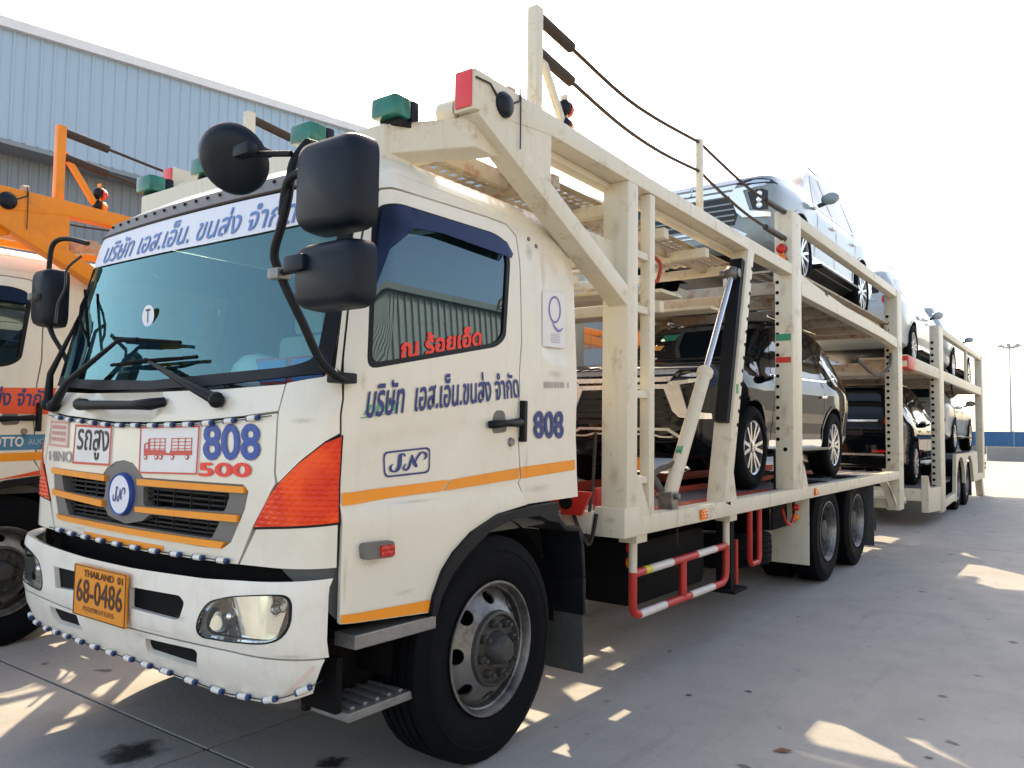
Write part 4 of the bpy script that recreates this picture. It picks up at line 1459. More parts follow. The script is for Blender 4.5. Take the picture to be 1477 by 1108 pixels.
def disc_mesh(kind, rim=.29, n=60):
    m = MB()
    if kind == 'front':
        m.lathe([(-.12, rim - .02), (.10, rim - .02), (.132, rim + .012), (.140, rim + .012), (.140, rim + .002), (.115, rim - .012), (.06, rim - .022)], n, 'x')
        rr = [(.070 + (.150 - .070) * t, (rim - .022) + (.165 - (rim - .022)) * t) for t in [k / 8 for k in range(9)]]
        hc = [(.5, 6)]
    else:
        m.lathe([(.10, rim - .02), (.132, rim + .012), (.140, rim + .012), (.140, rim + .002), (.115, rim - .012), (.04, rim - .022), (-.05, rim - .03)], n, 'x')
        rr = [(-.05 + (-.09 + .05) * t, (rim - .03) + (.17 - (rim - .03)) * t) for t in [k / 8 for k in range(9)]]
    ro, ri = rr[0][1], rr[-1][1]
    xo_, xi_ = rr[0][0], rr[-1][0]
    def cone(u, v):
        q = math.hypot(u, v)
        t = (ro - q) / (ro - ri)
        return Vector((xo_ + (xi_ - xo_) * t * (1.25 - .25 * t), u, v))
    circ = lambda q, k=64: [(q * math.cos(2 * math.pi * i / k), q * math.sin(2 * math.pi * i / k)) for i in range(k)]
    holes = [circ(ri, 48)]
    for k in range(8):
        a = 2 * math.pi * k / 8
        ca, sa = math.cos(a), math.sin(a)
        cr = ro - (ro - ri) * .42
        hr, ht = (ro - ri) * .27, .036
        holes.append([((cr + hr * math.cos(b_)) * ca - ht * math.sin(b_) * sa, (cr + hr * math.cos(b_)) * sa + ht * math.sin(b_) * ca) for b_ in [2 * math.pi * i / 18 for i in range(18)]])
    pm = patch_mesh('disc', circ(ro), holes, cone, step=.035, thick=.012, flip=1)
    b0 = len(m.v)
    m.v += [tuple(v.co) for v in pm.vertices]
    for p in pm.polygons:
        m.f.append([b0 + i for i in p.vertices])
        m.m.append(0)
    bpy.data.meshes.remove(pm)
    return m.mesh('rim', smooth=40)


def hub_mesh(kind):
    m = MB()
    if kind == 'front':
        m.lathe([(.145, .172), (.165, .168), (.170, .155), (.150, .145), (.148, .095), (.152, .085), (.148, .075), (.175, .066), (.205, .060), (.225, .045), (.232, .0)], 40, 'x')
        bx, br = .150, .118
    else:
        m.lathe([(-.09, .17), (-.085, .12), (.06, .115), (.10, .105), (.105, .085), (.10, 0)], 40, 'x')
        bx, br = -.085, .143
    for k in range(8):
        a = 2 * math.pi * (k + .3) / 8
        c_ = (bx, br * math.cos(a), br * math.sin(a))
        m.lathe([(0, .021), (.028, .019), (.030, .012), (.050, .011), (.052, 0)], 6, 'x', c_)
    return m.mesh('hub', smooth=35)


WM = {'tyre': tyre_mesh(.51, .295, .28), 'front': disc_mesh('front'), 'rear': disc_mesh('rear'), 'hubfront': hub_mesh('front'), 'hubrear': hub_mesh('rear')}
WM['tyre'].materials.append(MAT['rubber'])
WM['front'].materials.append(MAT['rim_steel'])
WM['rear'].materials.append(MAT['rim_steel'])
WM['hubfront'].materials.append(MAT['hub_dark'])
WM['hubrear'].materials.append(MAT['hub_dark'])


def truck_wheel(parent, x, y, z, sd, kind, dual=False, steer=0):
    w = empty('wheel', (x, y, z))
    w.parent = parent
    w.rotation_euler = (0, 0, steer + (0 if sd > 0 else math.pi))
    for nm, k in (('tyre', 'tyre'), ('rim', kind), ('hub', 'hub' + kind)):
        o = bpy.data.objects.new(nm, WM[k])
        COL.objects.link(o)
        o.parent = w
    if dual:
        o = bpy.data.objects.new('inner_tyre', WM['tyre'])
        COL.objects.link(o)
        o.parent = w
        o.location = (-.33, 0, 0)
    m = MB()
    m.lathe([(-.11, 0), (-.11, .26)], 24, 'x').obj('brake_drum', 'chassis_black', w)
    return w


for sd in (1, -1):
    truck_wheel(truck, sd * 1.02, 1.21, .51, sd, 'front')
    for y in (6.80, 8.05):
        truck_wheel(truck, sd * 1.06, y, .51, sd, 'rear', True)

# ---- chassis
for sd in (1, -1):
    beam('chassis_rail', (sd * .42, .5, .80), (sd * .42, 10.2, .80), .09, .20, 'chassis_black', truck)
    boxo('fuel_tank', min(sd * .55, sd * 1.0), max(sd * .55, sd * 1.0), 2.9, 4.1, .36, .80, 'chassis_black', truck, .08)
for y in (2.0, 3.4, 4.8, 6.2, 9.2):
    beam('chassis_crossmember', (-.42, y, .80), (.42, y, .80), .12, .14, 'chassis_black', truck)
for y in (1.21, 6.80, 8.05):
    MB().tube([(-.95, y, .5), (.95, y, .5)], .08, 12).obj('axle', 'chassis_black', truck, smooth=50)
MB().tube([(0, 2.2, .62), (0, 6.7, .55)], .05, 10).obj('prop_shaft', 'chassis_black', truck, smooth=50)
boxo('gearbox', -.3, .3, .9, 2.3, .45, 1.0, 'chassis_black', truck, .05)
boxo('wheel_arch_liner', -.62, -.6, .8, 1.8, .5, 1.12, 'chassis_black', truck)
boxo('wheel_arch_liner', .6, .62, .8, 1.8, .5, 1.12, 'chassis_black', truck)
for sd in (1, -1):
    # arch tunnel over the front tyre
    pr = [(1.21 + .60 * math.cos(a), .51 + .60 * math.sin(a)) for a in [math.pi * k / 14 for k in range(15)]]
    pr2 = [(1.21 + .62 * math.cos(a), .51 + .62 * math.sin(a)) for a in [math.pi * k / 14 for k in range(15)]][::-1]
    m = MB()
    n = len(pr)
    for i in range(n - 1):
        m.add([(sd * .6, *pr[i]), (sd * 1.10, *pr[i]), (sd * 1.10, *pr[i + 1]), (sd * .6, *pr[i + 1])], [(0, 1, 2, 3)])
    m.obj('arch_liner', 'chassis_black', truck)
sp = MB()
o = bpy.data.objects.new('spare_tyre', WM['tyre'])
COL.objects.link(o)
o.parent = truck
o.location = (.62, 5.15, .50)
o.rotation_euler = (0, R(90), 0)
o = bpy.data.objects.new('spare_rim', WM['rear'])
COL.objects.link(o)
o.parent = truck
o.location = (.62, 5.15, .50)
o.rotation_euler = (0, R(90), 0)


# ---- rust and grime marks on the paint
SMEAR = MB().add([(math.cos(2 * math.pi * k / 16), math.sin(2 * math.pi * k / 16), 0) for k in range(16)], [tuple(range(16))]).mesh('smear')
SMEARS = {}
def smear(parent, p, n, w, h, mat):
    if mat not in SMEARS:
        SMEARS[mat] = SMEAR.copy()
        SMEARS[mat].materials.append(MAT[mat])
    o = bpy.data.objects.new('paint_smear', SMEARS[mat])
    COL.objects.link(o)
    o.parent = parent
    n = Vector(n).normalized()
    o.location = Vector(p) + n * .0035
    o.rotation_mode = 'QUATERNION'
    o.rotation_quaternion = n.to_track_quat('Z', 'Y')
    o.scale = (w, h, 1)
for s, z, w, h, mt in ((1.10, 1.535, .075, .016, 'rust_smear'), (2.28, 2.405, .05, .07, 'rust_smear'), (1.42, 1.0, .08, .02, 'grime_smear'), (2.30, 1.43, .03, .03, 'grime_smear'), (1.65, 1.215, .25, .012, 'grime_smear'),  # the smear under the marker lamp paints dirt and shadow together
                       (2.62, 1.80, .12, .03, 'grime_smear'), (2.44, 1.35, .02, .12, 'grime_smear'), (1.30, 1.69, .02, .06, 'grime_smear'), (2.55, 1.22, .2, .03, 'grime_smear'), (1.6, .86, .10, .015, 'grime_smear'), (1.285, .95, .015, .14, 'grime_smear')):
    smear(truck, Sdoor(s, z), normal_at(S, s, z), w, h, mt)
for s, z, w, h, mt in ((.6, 1.0, .12, .012, 'grime_smear'), (-.5, 1.02, .12, .012, 'grime_smear'), (.62, 1.585, .07, .03, 'grime_smear'), (.0, 1.66, .4, .010, 'grime_smear'), (.9, 1.45, .02, .08, 'grime_smear')):
    smear(truck, S(s, z), normal_at(S, s, z), w, h, mt)
for s, z, w, h, mt in ((1.1, .50, .12, .03, 'grime_smear'), (.7, .50, .16, .018, 'grime_smear'), (-.3, .53, .25, .015, 'grime_smear'), (.45, .70, .2, .010, 'grime_smear'), (1.16, .69, .12, .012, 'rust_smear'), (.62, .77, .06, .02, 'grime_smear'), (.3, .66, .1, .02, 'grime_smear')):
    smear(truck, Sb(s, z), normal_at(Sb, s, z), w, h, mt)

# ------------------------------------------------------------------ loading decks of the truck
FW = 'frame_white'
def lamp_round(name, c, r, mat, parent, axis='x', fl=1, dep=.05):
    o = MB().lathe([(0, r * 1.08), (.012, r * 1.08), (.014, r), (dep * .7, r * .92), (dep, r * .6), (dep * 1.08, 0)], 18, axis, c, flip=fl).obj(name, mat, parent, smooth=50)
    return o


for sd in (1, -1):
    xo, xi = 1.25 * sd, 1.13 * sd
    a, b = min(xo, xi), max(xo, xi)
    T = truck
    MB().prism([(.90, 2.915), (1.52, 2.985), (4.36, 2.945), (4.36, 3.042), (2.6, 3.063), (1.5, 3.093), (.90, 3.10)], 'x', a, b).obj('upper_side_rail', FW, T, bevel=.01, smooth=35)
    MB().prism([(.96, 2.925), (1.52, 2.988), (1.52, 2.65)], 'x', min(1.20 * sd, 1.246 * sd), max(1.20 * sd, 1.246 * sd)).obj('rail_gusset', FW, T, bevel=.004)
    beam('diagonal_brace', (1.186 * sd, .955, 2.953), (1.186 * sd, 2.40, 2.262), .122, .11, FW, T)
    boxo('red_reflector', min(1.145 * sd, 1.235 * sd), max(1.145 * sd, 1.235 * sd), .890, .8995, 2.93, 3.095, 'reflector_red', T, .002)
    lamp_round('side_lamp', (1.25 * sd, 1.11, 3.0), .055, 'mirror_plastic', T, 'x', sd, .035)
    MB().tube([(1.256 * sd, 1.06, 3.02), (1.258 * sd, 1.0, 3.06), (1.256 * sd, .90, 3.055)], .005, 5).obj('lamp_cable', 'hose', T)
    MB().tube([(1.256 * sd, 1.16, 3.02), (1.258 * sd, 1.23, 3.06), (1.256 * sd, 1.23, 3.12)], .005, 5).obj('lamp_cable', 'hose', T)
    MB().tube([(1.2585 * sd, 1.235, 3.09), (1.2585 * sd, 1.235, 2.83)], .0035, 5).obj('lamp_cable', 'hose', T)
    MB().tube([(1.19 * sd, 1.21, 3.08), (1.19 * sd, 1.23, 3.13), (1.19 * sd, 1.26, 3.13)], .022, 6).obj('cable_clamp', 'rusty_plate', T)
    # main post with ladder
    boxo('main_post', min(1.08 * sd, xo), max(1.08 * sd, xo), 2.33, 2.46, .93, 2.975, FW, T, .012)
    boxo('post_foot', min(1.06 * sd, 1.258 * sd), max(1.06 * sd, 1.258 * sd), 2.29, 2.47, .90, 1.07, FW, T, .006)
    MB().prism([(2.46, 1.0), (2.46, 1.26), (2.50, 1.24), (2.64, 1.0)], 'x', min(1.19 * sd, 1.246 * sd), max(1.19 * sd, 1.246 * sd)).obj('post_gusset', FW, T)
    MB().prism([(1.70, 2.62), (2.34, 2.62), (2.34, 2.36), (2.16, 2.36)], 'x', min(1.10 * sd, 1.16 * sd), max(1.10 * sd, 1.16 * sd)).obj('post_gusset', FW, T)
    boxo('ladder_post', min(1.18 * sd, 1.246 * sd), max(1.18 * sd, 1.246 * sd), 2.62, 2.69, 1.0, 2.965, FW, T, .006)
    for z in (1.22, 1.73, 2.24, 2.57):
        boxo('ladder_rung', min(1.19 * sd, 1.235 * sd), max(1.19 * sd, 1.235 * sd), 2.46, 2.62, z - .022, z + .022, FW, T, .004)
    # leaning post with black chain guide
    lp = beam('leaning_post', (1.18 * sd, 3.88, .98), (1.18 * sd, 4.405, 2.955), .13, .14, FW, T, up=(1, 0, 0))
    beam('rubber_guide', (1.18 * sd, 3.955, 1.58), (1.18 * sd, 4.285, 2.86), .07, .10, 'black_plastic', T, up=(1, 0, 0))
    hl = MB()
    for k in range(13):
        t = .30 + k * .053
        y, z = 3.88 + .52 * t + .045, .98 + 1.95 * t
        hl.lathe([(0, .016), (.003, .016), (.0035, 0)], 8, 'x', (1.249 * sd, y, z), flip=sd)  # raised black discs stand in for the shade inside the holes
    tag(hl.obj('pin_hole_discs', 'chassis_black', lp), None, None, None, 'stuff')
    boxo('green_tape', min(1.245 * sd, 1.253 * sd), max(1.245 * sd, 1.253 * sd), 4.06, 4.10, 1.80, 1.87, 'tape_green', lp, 0)
    MB().prism([(3.93, 1.0), (3.96, 1.24), (4.0, 1.2), (4.06, 1.0)], 'x', min(1.16 * sd, 1.252 * sd), max(1.16 * sd, 1.252 * sd)).obj('post_gusset', FW, T)
    # lifting ram
    rx = 1.17 * sd
    p0, p1, p2 = Vector((rx, 3.06, 1.08)), Vector((rx, 3.66, 1.94)), Vector((rx, 4.19, 2.74))
    ram = MB().tube([p0, p0.lerp(p1, .03), p1], [.035, .047, .047], 16).obj('ram_barrel', FW, T, smooth=40)
    d = (p1 - p0).normalized()
    MB().tube([p1 - d * .05, p1 - d * .03, p1 + d * .01, p1 + d * .03], [.05, .058, .058, .04], 16).obj('ram_collar', FW, ram, smooth=40)
    MB().tube([p1, p2], .023, 14).obj('ram_rod', 'rod_steel', ram, smooth=50)
    MB().tube([p2 - Vector((.09 * sd, 0, 0)), p2 + Vector((.06 * sd, 0, 0))], .035, 12).ball(p2, .06, 10).obj('ram_pin', 'rim_steel', ram, smooth=50)
    MB().box(min(rx - .05, rx + .05), max(rx - .05, rx + .05), 3.0, 3.10, 1.0, 1.12).tube([(rx - .08, 3.05, 1.09), (rx + .08, 3.05, 1.09)], .02, 8).obj('ram_bracket', 'rim_steel', T, bevel=.006)
    MB().tube(spline([(rx - .05 * sd, 3.05, 1.12), (rx - .10 * sd, 2.98, 1.22), (rx - .12 * sd, 2.86, 1.12), (rx - .14 * sd, 2.78, 1.01)], 6), .026, 8).tube(spline([(rx - .02 * sd, 3.18, 1.30), (rx - .08 * sd, 3.05, 1.25), (rx - .10 * sd, 2.92, 1.15), (rx - .16 * sd, 2.72, 1.02)], 6), .02, 8).obj('ram_hose', 'cable_grey', T, smooth=60)
    if sd > 0:
        MB().tube([p0.lerp(p1, .33) + Vector((k_, 0, 0)) for k_ in (-.02, .02)], .056, 10).obj('green_tape', 'tape_green', ram)
    # stepped rail up to the second post
    MB().prism([(4.36, 2.945), (4.42, 2.90), (4.50, 2.945), (5.5, 2.935), (5.5, 3.035), (4.36, 3.042)], 'x', a + .002, b - .002).obj('step_rail', FW, T, bevel=.006)
    p2o = boxo('deck_post', min(1.09 * sd, 1.252 * sd), max(1.09 * sd, 1.252 * sd), 5.46, 5.74, 1.0, 3.53, FW, T, .012)
    hl = MB()
    for k in range(16):
        hl.lathe([(0, .017), (.003, .017), (.0035, 0)], 8, 'y', (1.115 * sd, 5.46, 1.45 + k * .095), flip=-1)  # discs painted black as the dark of the holes
    hl.lathe([(0, .02), (.003, .02), (.0035, 0)], 8, 'y', (1.18 * sd, 5.46, 1.36), flip=-1)
    tag(hl.obj('pin_hole_discs', 'chassis_black', p2o), None, None, None, 'stuff')
    boxo('green_tape', min(1.10 * sd, 1.235 * sd), max(1.10 * sd, 1.235 * sd), 5.455, 5.46, 2.34, 2.40, 'tape_green', p2o, 0)
    boxo('red_tape', min(1.10 * sd, 1.235 * sd), max(1.10 * sd, 1.235 * sd), 5.455, 5.46, 2.14, 2.19, 'tape_red', p2o, 0)
    MB().prism([(5.74, 1.0), (5.76, 1.22), (5.80, 1.2), (5.92, 1.0)], 'x', min(1.16 * sd, 1.250 * sd), max(1.16 * sd, 1.250 * sd)).obj('post_gusset', FW, T)
    boxo('post_sleeve', min(1.07 * sd, 1.09 * sd), max(1.07 * sd, 1.09 * sd), 5.46, 5.60, 1.0, 1.36, 'black_plastic', T, .004)
    MB().prism([(5.74, 2.78), (5.74, 3.1), (5.82, 2.9)], 'x', min(1.12 * sd, 1.24 * sd), max(1.12 * sd, 1.24 * sd)).obj('post_gusset', FW, T)
    # rear upper rail and last post
    beam('upper_side_rail', (1.195 * sd, 5.73, 3.475), (1.195 * sd, 10.60, 3.465), .10, .11, FW, T)
    p3o = boxo('deck_post', min(1.08 * sd, 1.252 * sd), max(1.08 * sd, 1.252 * sd), 10.25, 10.56, .46, 3.52, FW, T, .012)
    hl = MB()
    for k in range(22):
        hl.lathe([(0, .022), (.003, .022), (.0035, 0)], 8, 'y', (1.12 * sd, 10.25, 1.15 + k * .095), flip=-1)  # hole shade painted as black discs on the post face
    tag(hl.obj('pin_hole_discs', 'chassis_black', p3o), None, None, None, 'stuff')
    # second deck, rear half
    MB().prism([(5.76, 2.79), (9.3, 2.745), (10.25, 2.70), (10.25, 2.83), (8.6, 2.885), (5.76, 2.915)], 'x', min(1.15 * sd, 1.246 * sd), max(1.15 * sd, 1.246 * sd)).obj('deck_side_beam', FW, T, bevel=.006)
    perforated('runway', min(.52 * sd, 1.13 * sd), max(.52 * sd, 1.13 * sd), 5.8, 11.0, 3.045, 3.065, .12, .10, 'rusty_plate', T, .5, .6)
    MB().prism([(6.0, 2.9), (7.0, 2.9), (6.95, 3.00), (6.1, 3.05)], 'x', min(1.05 * sd, 1.145 * sd), max(1.05 * sd, 1.145 * sd)).prism([(7.05, 2.9), (7.9, 2.88), (7.85, 2.96), (7.1, 3.0)], 'x', min(1.05 * sd, 1.145 * sd), max(1.05 * sd, 1.145 * sd)).obj('wheel_stop', FW, T, bevel=.006)
    # second deck, front half over the cab
    perforated('runway', min(.46 * sd, .80 * sd), max(.46 * sd, .80 * sd), 1.0, 4.5, 2.895, 2.903, .085, .075, 'rusty_plate', T, .62, .6)
    perforated('runway', min(.86 * sd, 1.03 * sd), max(.86 * sd, 1.03 * sd), 1.60, 4.55, 2.885, 2.893, .056, .075, 'rusty_plate', T, .62, .6)
    beam('runway_edge', (.44 * sd, 1.0, 2.89), (.44 * sd, 4.5, 2.89), .04, .08, FW, T)
    beam('runway_edge', (.83 * sd, 1.0, 2.87), (.83 * sd, 4.5, 2.87), .04, .09, 'rusty_plate', T)
    beam('inner_beam', (1.085 * sd, 1.55, 2.985), (1.085 * sd, 4.62, 2.965), .08, .075, FW, T)
    MB().tube([(1.085 * sd, 4.60, 2.965), (1.085 * sd, 4.68, 2.965)], .06, 14).obj('beam_end', 'black_plastic', T, smooth=50)
    # safety rope posts
    boxo('rope_post', min(1.15 * sd, 1.21 * sd), max(1.15 * sd, 1.21 * sd), 1.43, 1.49, 3.08, 3.64, FW, T, .006)
    beam('rope_post_brace', (1.18 * sd, 1.49, 3.45), (1.18 * sd, 1.72, 3.13), .03, .045, FW, T)
    boxo('rope_post', min(1.16 * sd, 1.20 * sd), max(1.16 * sd, 1.20 * sd), 3.51, 3.56, 3.04, 3.60, FW, T, .006)
    for zt, pts in ((0, [(1.49, 3.60), (1.80, 3.57), (2.36, 3.515), (2.83, 3.52), (3.53, 3.575)]), (1, [(1.49, 3.42), (1.80, 3.385), (2.36, 3.325), (2.90, 3.32), (3.53, 3.365)])):
        P = spline([(1.18 * sd, y, z) for y, z in pts], 8)
        rp = MB().tube(P, .011, 8).obj('safety_rope', 'rope', T, smooth=60)
        MB().tube(P[:9], .030, 12).obj('rope_sleeve', 'rope', rp, smooth=60)
    for zt, pts in ((0, [(3.55, 3.575), (4.0, 3.535), (4.6, 3.50), (5.48, 3.52)]), (1, [(3.55, 3.365), (4.0, 3.31), (4.6, 3.27), (5.48, 3.27)])):
        P = spline([(1.18 * sd, y, z) for y, z in pts], 8)
        rp = MB().tube(P, .011, 8).obj('safety_rope', 'rope', T, smooth=60)
        MB().tube(P[-6:], .026, 12).obj('rope_sleeve', 'hose', rp, smooth=60)
    for y, z0 in ((1.735, 3.125), (5.40, 3.075)):
        lb = boxo('lamp_plate', min(1.15 * sd, 1.19 * sd), max(1.15 * sd, 1.19 * sd), y + .012, y + .024, z0 - .04, z0 + .17, 'frame_white', T, 0)
        fl = 1 if y < 2 else -1
        yy = y + .024 if y < 2 else y + .012
        for k, mt in ((0, 'lens_amber'), (1, 'lens_red')):
            lamp_round('clearance_lamp', (1.17 * sd, yy, z0 + .095 * k), .042, mt, lb, 'y', fl, .05)
            lamp_round('clearance_lamp', (1.17 * sd, yy - .012 * fl, z0 + .095 * k), .042, 'mirror_plastic', lb, 'y', -fl, .035)
    # lower deck
    beam('deck_side_rail', (1.195 * sd, 2.30, .955), (1.195 * sd, 10.26, .945), .11, .11, FW, T)
    boxo('deck_runway', min(.50 * sd, 1.135 * sd), max(.50 * sd, 1.135 * sd), 2.42, 9.2, .955, .985, 'deck_grey', T, .004)
    perforated('deck_runway', min(.50 * sd, 1.135 * sd), max(.50 * sd, 1.135 * sd), 9.2, 10.24, .955, .985, .2, .34, 'deck_grey', T, .5, .5)
    boxo('runway_kerb', min(.47 * sd, .50 * sd), max(.47 * sd, .50 * sd), 2.42, 10.2, .94, 1.03, 'deck_red', T, .004)
    boxo('deck_strip', min(.98 * sd, 1.13 * sd), max(.98 * sd, 1.13 * sd), 2.9, 5.4, .985, 1.0, 'deck_red', T, .002)
    MB().prism([(.70, 1.02), (1.02, 1.02), (1.09, 1.16), (.70, 1.16)] if sd > 0 else [(-.70, 1.02), (-1.02, 1.02), (-1.09, 1.16), (-.70, 1.16)], 'y', 2.20, 2.225).obj('red_bracket', 'red_paint', T, bevel=.004)
    MB().lathe([(0, .045), (.003, .045), (.0035, 0)], 16, 'y', (.92 * sd, 2.199, 1.095), flip=-1).obj('bracket_hole_disc', 'chassis_black', T)  # black disc paints the dark of a hole, plate is not cut
    MB().prism([(2.72, 1.0), (3.0, 1.0), (2.95, 1.14), (2.72, 1.14)], 'x', min(.80 * sd, .83 * sd), max(.80 * sd, .83 * sd)).obj('red_bracket', 'red_paint', T, bevel=.004)
    for y in (3.42, 6.15):
        boxo('side_marker', min(1.25 * sd, 1.268 * sd), max(1.25 * sd, 1.268 * sd), y - .055, y + .055, .915, .985, 'lens_amber', T, .006)
    # guard rail
    for y in (2.58, 4.08):
        boxo('guard_bracket', min(1.10 * sd, 1.22 * sd), max(1.10 * sd, 1.22 * sd), y - .07, y + .07, .845, .90, FW, T, .006)
    def tube_part(nm, pts, mt):
        MB().tube([(1.16 * sd, y, z) for y, z in pts], .026, 12).obj(nm, mt, T, smooth=50)
    tube_part('guard_post', [(2.58, .86), (2.58, .665)], FW)
    tube_part('guard_post', [(2.58, .665), (2.58, .46), (2.60, .42), (2.66, .40)], 'red_paint')
    tube_part('guard_bar', [(2.66, .40), (3.02, .398)], 'guard_white')
    tube_part('guard_bar', [(3.02, .398), (3.42, .395)], 'red_paint')
    tube_part('guard_bar', [(3.42, .395), (3.82, .392)], 'guard_white')
    tube_part('guard_bar', [(3.82, .392), (4.0, .392), (4.06, .42), (4.08, .47), (4.08, .66)], 'red_paint')
    tube_part('guard_post', [(4.08, .66), (4.08, .86)], FW)
    tube_part('guard_bar', [(2.58, .655), (2.72, .655)], 'red_paint')
    tube_part('guard_bar', [(2.72, .655), (2.80, .655)], 'tape_yellow')
    tube_part('guard_bar', [(2.80, .655), (3.12, .656)], 'guard_white')
    tube_part('guard_bar', [(3.12, .656), (3.52, .657)], 'red_paint')
    tube_part('guard_bar', [(3.52, .657), (3.86, .658)], 'guard_white')
    tube_part('guard_bar', [(3.86, .658), (4.08, .658)], 'red_paint')
    tube_part('guard_upright', [(3.30, .655), (3.30, .40)], 'red_paint')
    for y in (2.64, 5.98):
        lamp_round('clearance_lamp', (1.10 * sd, y, .80), .034, 'lens_red', T, 'x', sd, .045)
        lamp_round('clearance_lamp', (1.10 * sd, y, .71), .034, 'lens_amber', T, 'x', sd, .045)
        boxo('lamp_plate', min(1.085 * sd, 1.10 * sd), max(1.085 * sd, 1.10 * sd), y - .02, y + .02, .66, .90, 'chassis_black', T, 0)
    # jack leg, red pipes, mud plate and flap at the rear wheels
    MB().box(min(1.0 * sd, 1.12 * sd), max(1.0 * sd, 1.12 * sd), 4.28, 4.36, .30, .86).box(min(.94 * sd, 1.18 * sd), max(.94 * sd, 1.18 * sd), 4.20, 4.48, .275, .30).obj('jack_leg', 'chassis_black', T, bevel=.004)
    MB().tube([(1.1 * sd, 4.45, .66), (1.1 * sd, 4.45, .50), (1.1 * sd, 4.45, .31)], .016, 8).obj('jack_handle', 'red_paint', T, smooth=50)
    MB().tube([(1.12 * sd, 4.70, .90), (1.12 * sd, 4.70, .47), (1.12 * sd, 4.74, .43), (1.12 * sd, 4.90, .43), (1.12 * sd, 4.93, .47), (1.12 * sd, 4.93, .90)], .024, 10).obj('spare_carrier', 'red_paint', T, smooth=50)
    boxo('mud_plate', min(.72 * sd, 1.20 * sd), max(.72 * sd, 1.20 * sd), 6.10, 6.115, .25, .895, FW, T, .003)
    boxo('mud_flap', min(.80 * sd, 1.22 * sd), max(.80 * sd, 1.22 * sd), 8.78, 8.80, .14, .88, 'flap_rubber', T, .003)
    MB().tube(spline([(1.12 * sd, 5.55, .82), (1.12 * sd, 5.65, .70), (1.12 * sd, 5.80, .66), (1.12 * sd, 5.9, .74)], 5), .014, 6).obj('air_hose', 'red_paint', T, smooth=60)
    boxo('air_tank', min(.85 * sd, 1.05 * sd), max(.85 * sd, 1.05 * sd), 5.5, 5.95, .62, .86, 'chassis_black', T, .03)
    MB().prism([(9.55, .88), (9.66, .88), (10.22, .50), (10.22, .60)], 'x', min(1.12 * sd, 1.22 * sd), max(1.12 * sd, 1.22 * sd)).obj('post_brace', FW, T)
    MB().prism([(10.56, .80), (10.56, .70), (11.0, .50), (11.0, .56)], 'x', min(1.12 * sd, 1.20 * sd), max(1.12 * sd, 1.20 * sd)).obj('post_brace', FW, T)

T = truck
# cross beam over the cab with its lamps
MB().box(-.98, .98, .62, .80, 2.66, 2.82).obj('front_cross_beam', FW, T, bevel=.012)
for sd in (1, -1):
    MB().add([(.96 * sd, .63, 2.69), (.96 * sd, .80, 2.69), (1.19 * sd, .98, 2.78), (1.19 * sd, 1.16, 2.78), (.96 * sd, .63, 2.82), (.96 * sd, .80, 2.82), (1.19 * sd, .98, 2.92), (1.19 * sd, 1.16, 2.92)],
             [(0, 1, 3, 2), (4, 6, 7, 5), (0, 2, 6, 4), (1, 5, 7, 3), (0, 4, 5, 1), (2, 3, 7, 6)]).obj('beam_arm', FW, T, bevel=.008)
    MB().tube([(1.02 * sd, .96, 2.95), (1.12 * sd, .96, 2.95)], .06, 16).obj('roller', FW, T, smooth=50)
for x in (-.97, -.42, .42, .97):
    l_ = boxo('lamp_base', x - .06, x + .06, .66, .76, 2.82, 2.85, 'black_plastic', T, .004)
    boxo('green_lamp', x - .075, x + .075, .62, .72, 2.85, 2.94, 'lens_green', l_, .014)
    boxo('lamp_back', x - .075, x + .075, .72, .77, 2.85, 2.94, 'mirror_plastic', l_, .012)
for y in (1.05, 1.75, 2.40, 3.10, 3.80, 4.50):
    beam('deck_crossmember', (-1.13, y, 2.835), (1.13, y, 2.835), .07, .07, FW if y != 1.75 else 'rusty_plate', T)
for y in (5.9, 6.8, 7.7, 8.6, 9.5, 10.1):
    beam('deck_crossmember', (-1.15, y, 2.90), (1.15, y, 2.90), .10, .12, 'rusty_plate', T)
beam('deck_stringer', (.5, 5.8, 2.99), (.5, 10.9, 2.99), .06, .10, FW, T)
beam('deck_stringer', (-.5, 5.8, 2.99), (-.5, 10.9, 2.99), .06, .10, FW, T)
beam('deck_stringer', (1.0, 5.8, 2.99), (1.0, 10.9, 2.99), .06, .10, FW, T)
beam('deck_stringer', (-1.0, 5.8, 2.99), (-1.0, 10.9, 2.99), .06, .10, FW, T)
# lift platform between the decks
for y0, y1, z, mt in ((2.75, 2.95, 2.40, FW), (3.40, 3.75, 2.50, FW), (4.30, 4.55, 2.50, FW)):
    boxo('lift_plate', -.95, .95, y0, y1, z, z + .025, mt, T, .003)
beam('lift_crossmember', (-1.05, 3.2, 2.36), (1.05, 3.2, 2.36), .07, .08, FW, T)
beam('lift_crossmember', (-1.05, 4.75, 2.62), (1.05, 4.75, 2.62), .08, .09, 'rusty_plate', T)
beam('lift_crossmember', (-1.05, 2.42, 2.55), (1.05, 2.42, 2.55), .07, .08, FW, T)
MB().tube([(.55, 2.55, 2.60), (.75, 2.55, 2.60)], .05, 12).obj('green_work_lamp', 'lens_green', T, smooth=50)
beam('deck_front_beam', (-1.06, 2.30, .975), (1.06, 2.30, .975), .08, .13, FW, T)
for k in range(14):
    y = 2.8 + k * .55
    beam('deck_crossmember', (-1.13, y, .905), (1.13, y, .905), .07, .07, 'chassis_black', T)
boxo('coupling_beam', -1.1, 1.1, 10.26, 10.42, .48, .62, FW, T, .01)
boxo('rear_flap', -.9, .9, 10.46, 10.48, .14, .50, 'flap_rubber', T, .003)
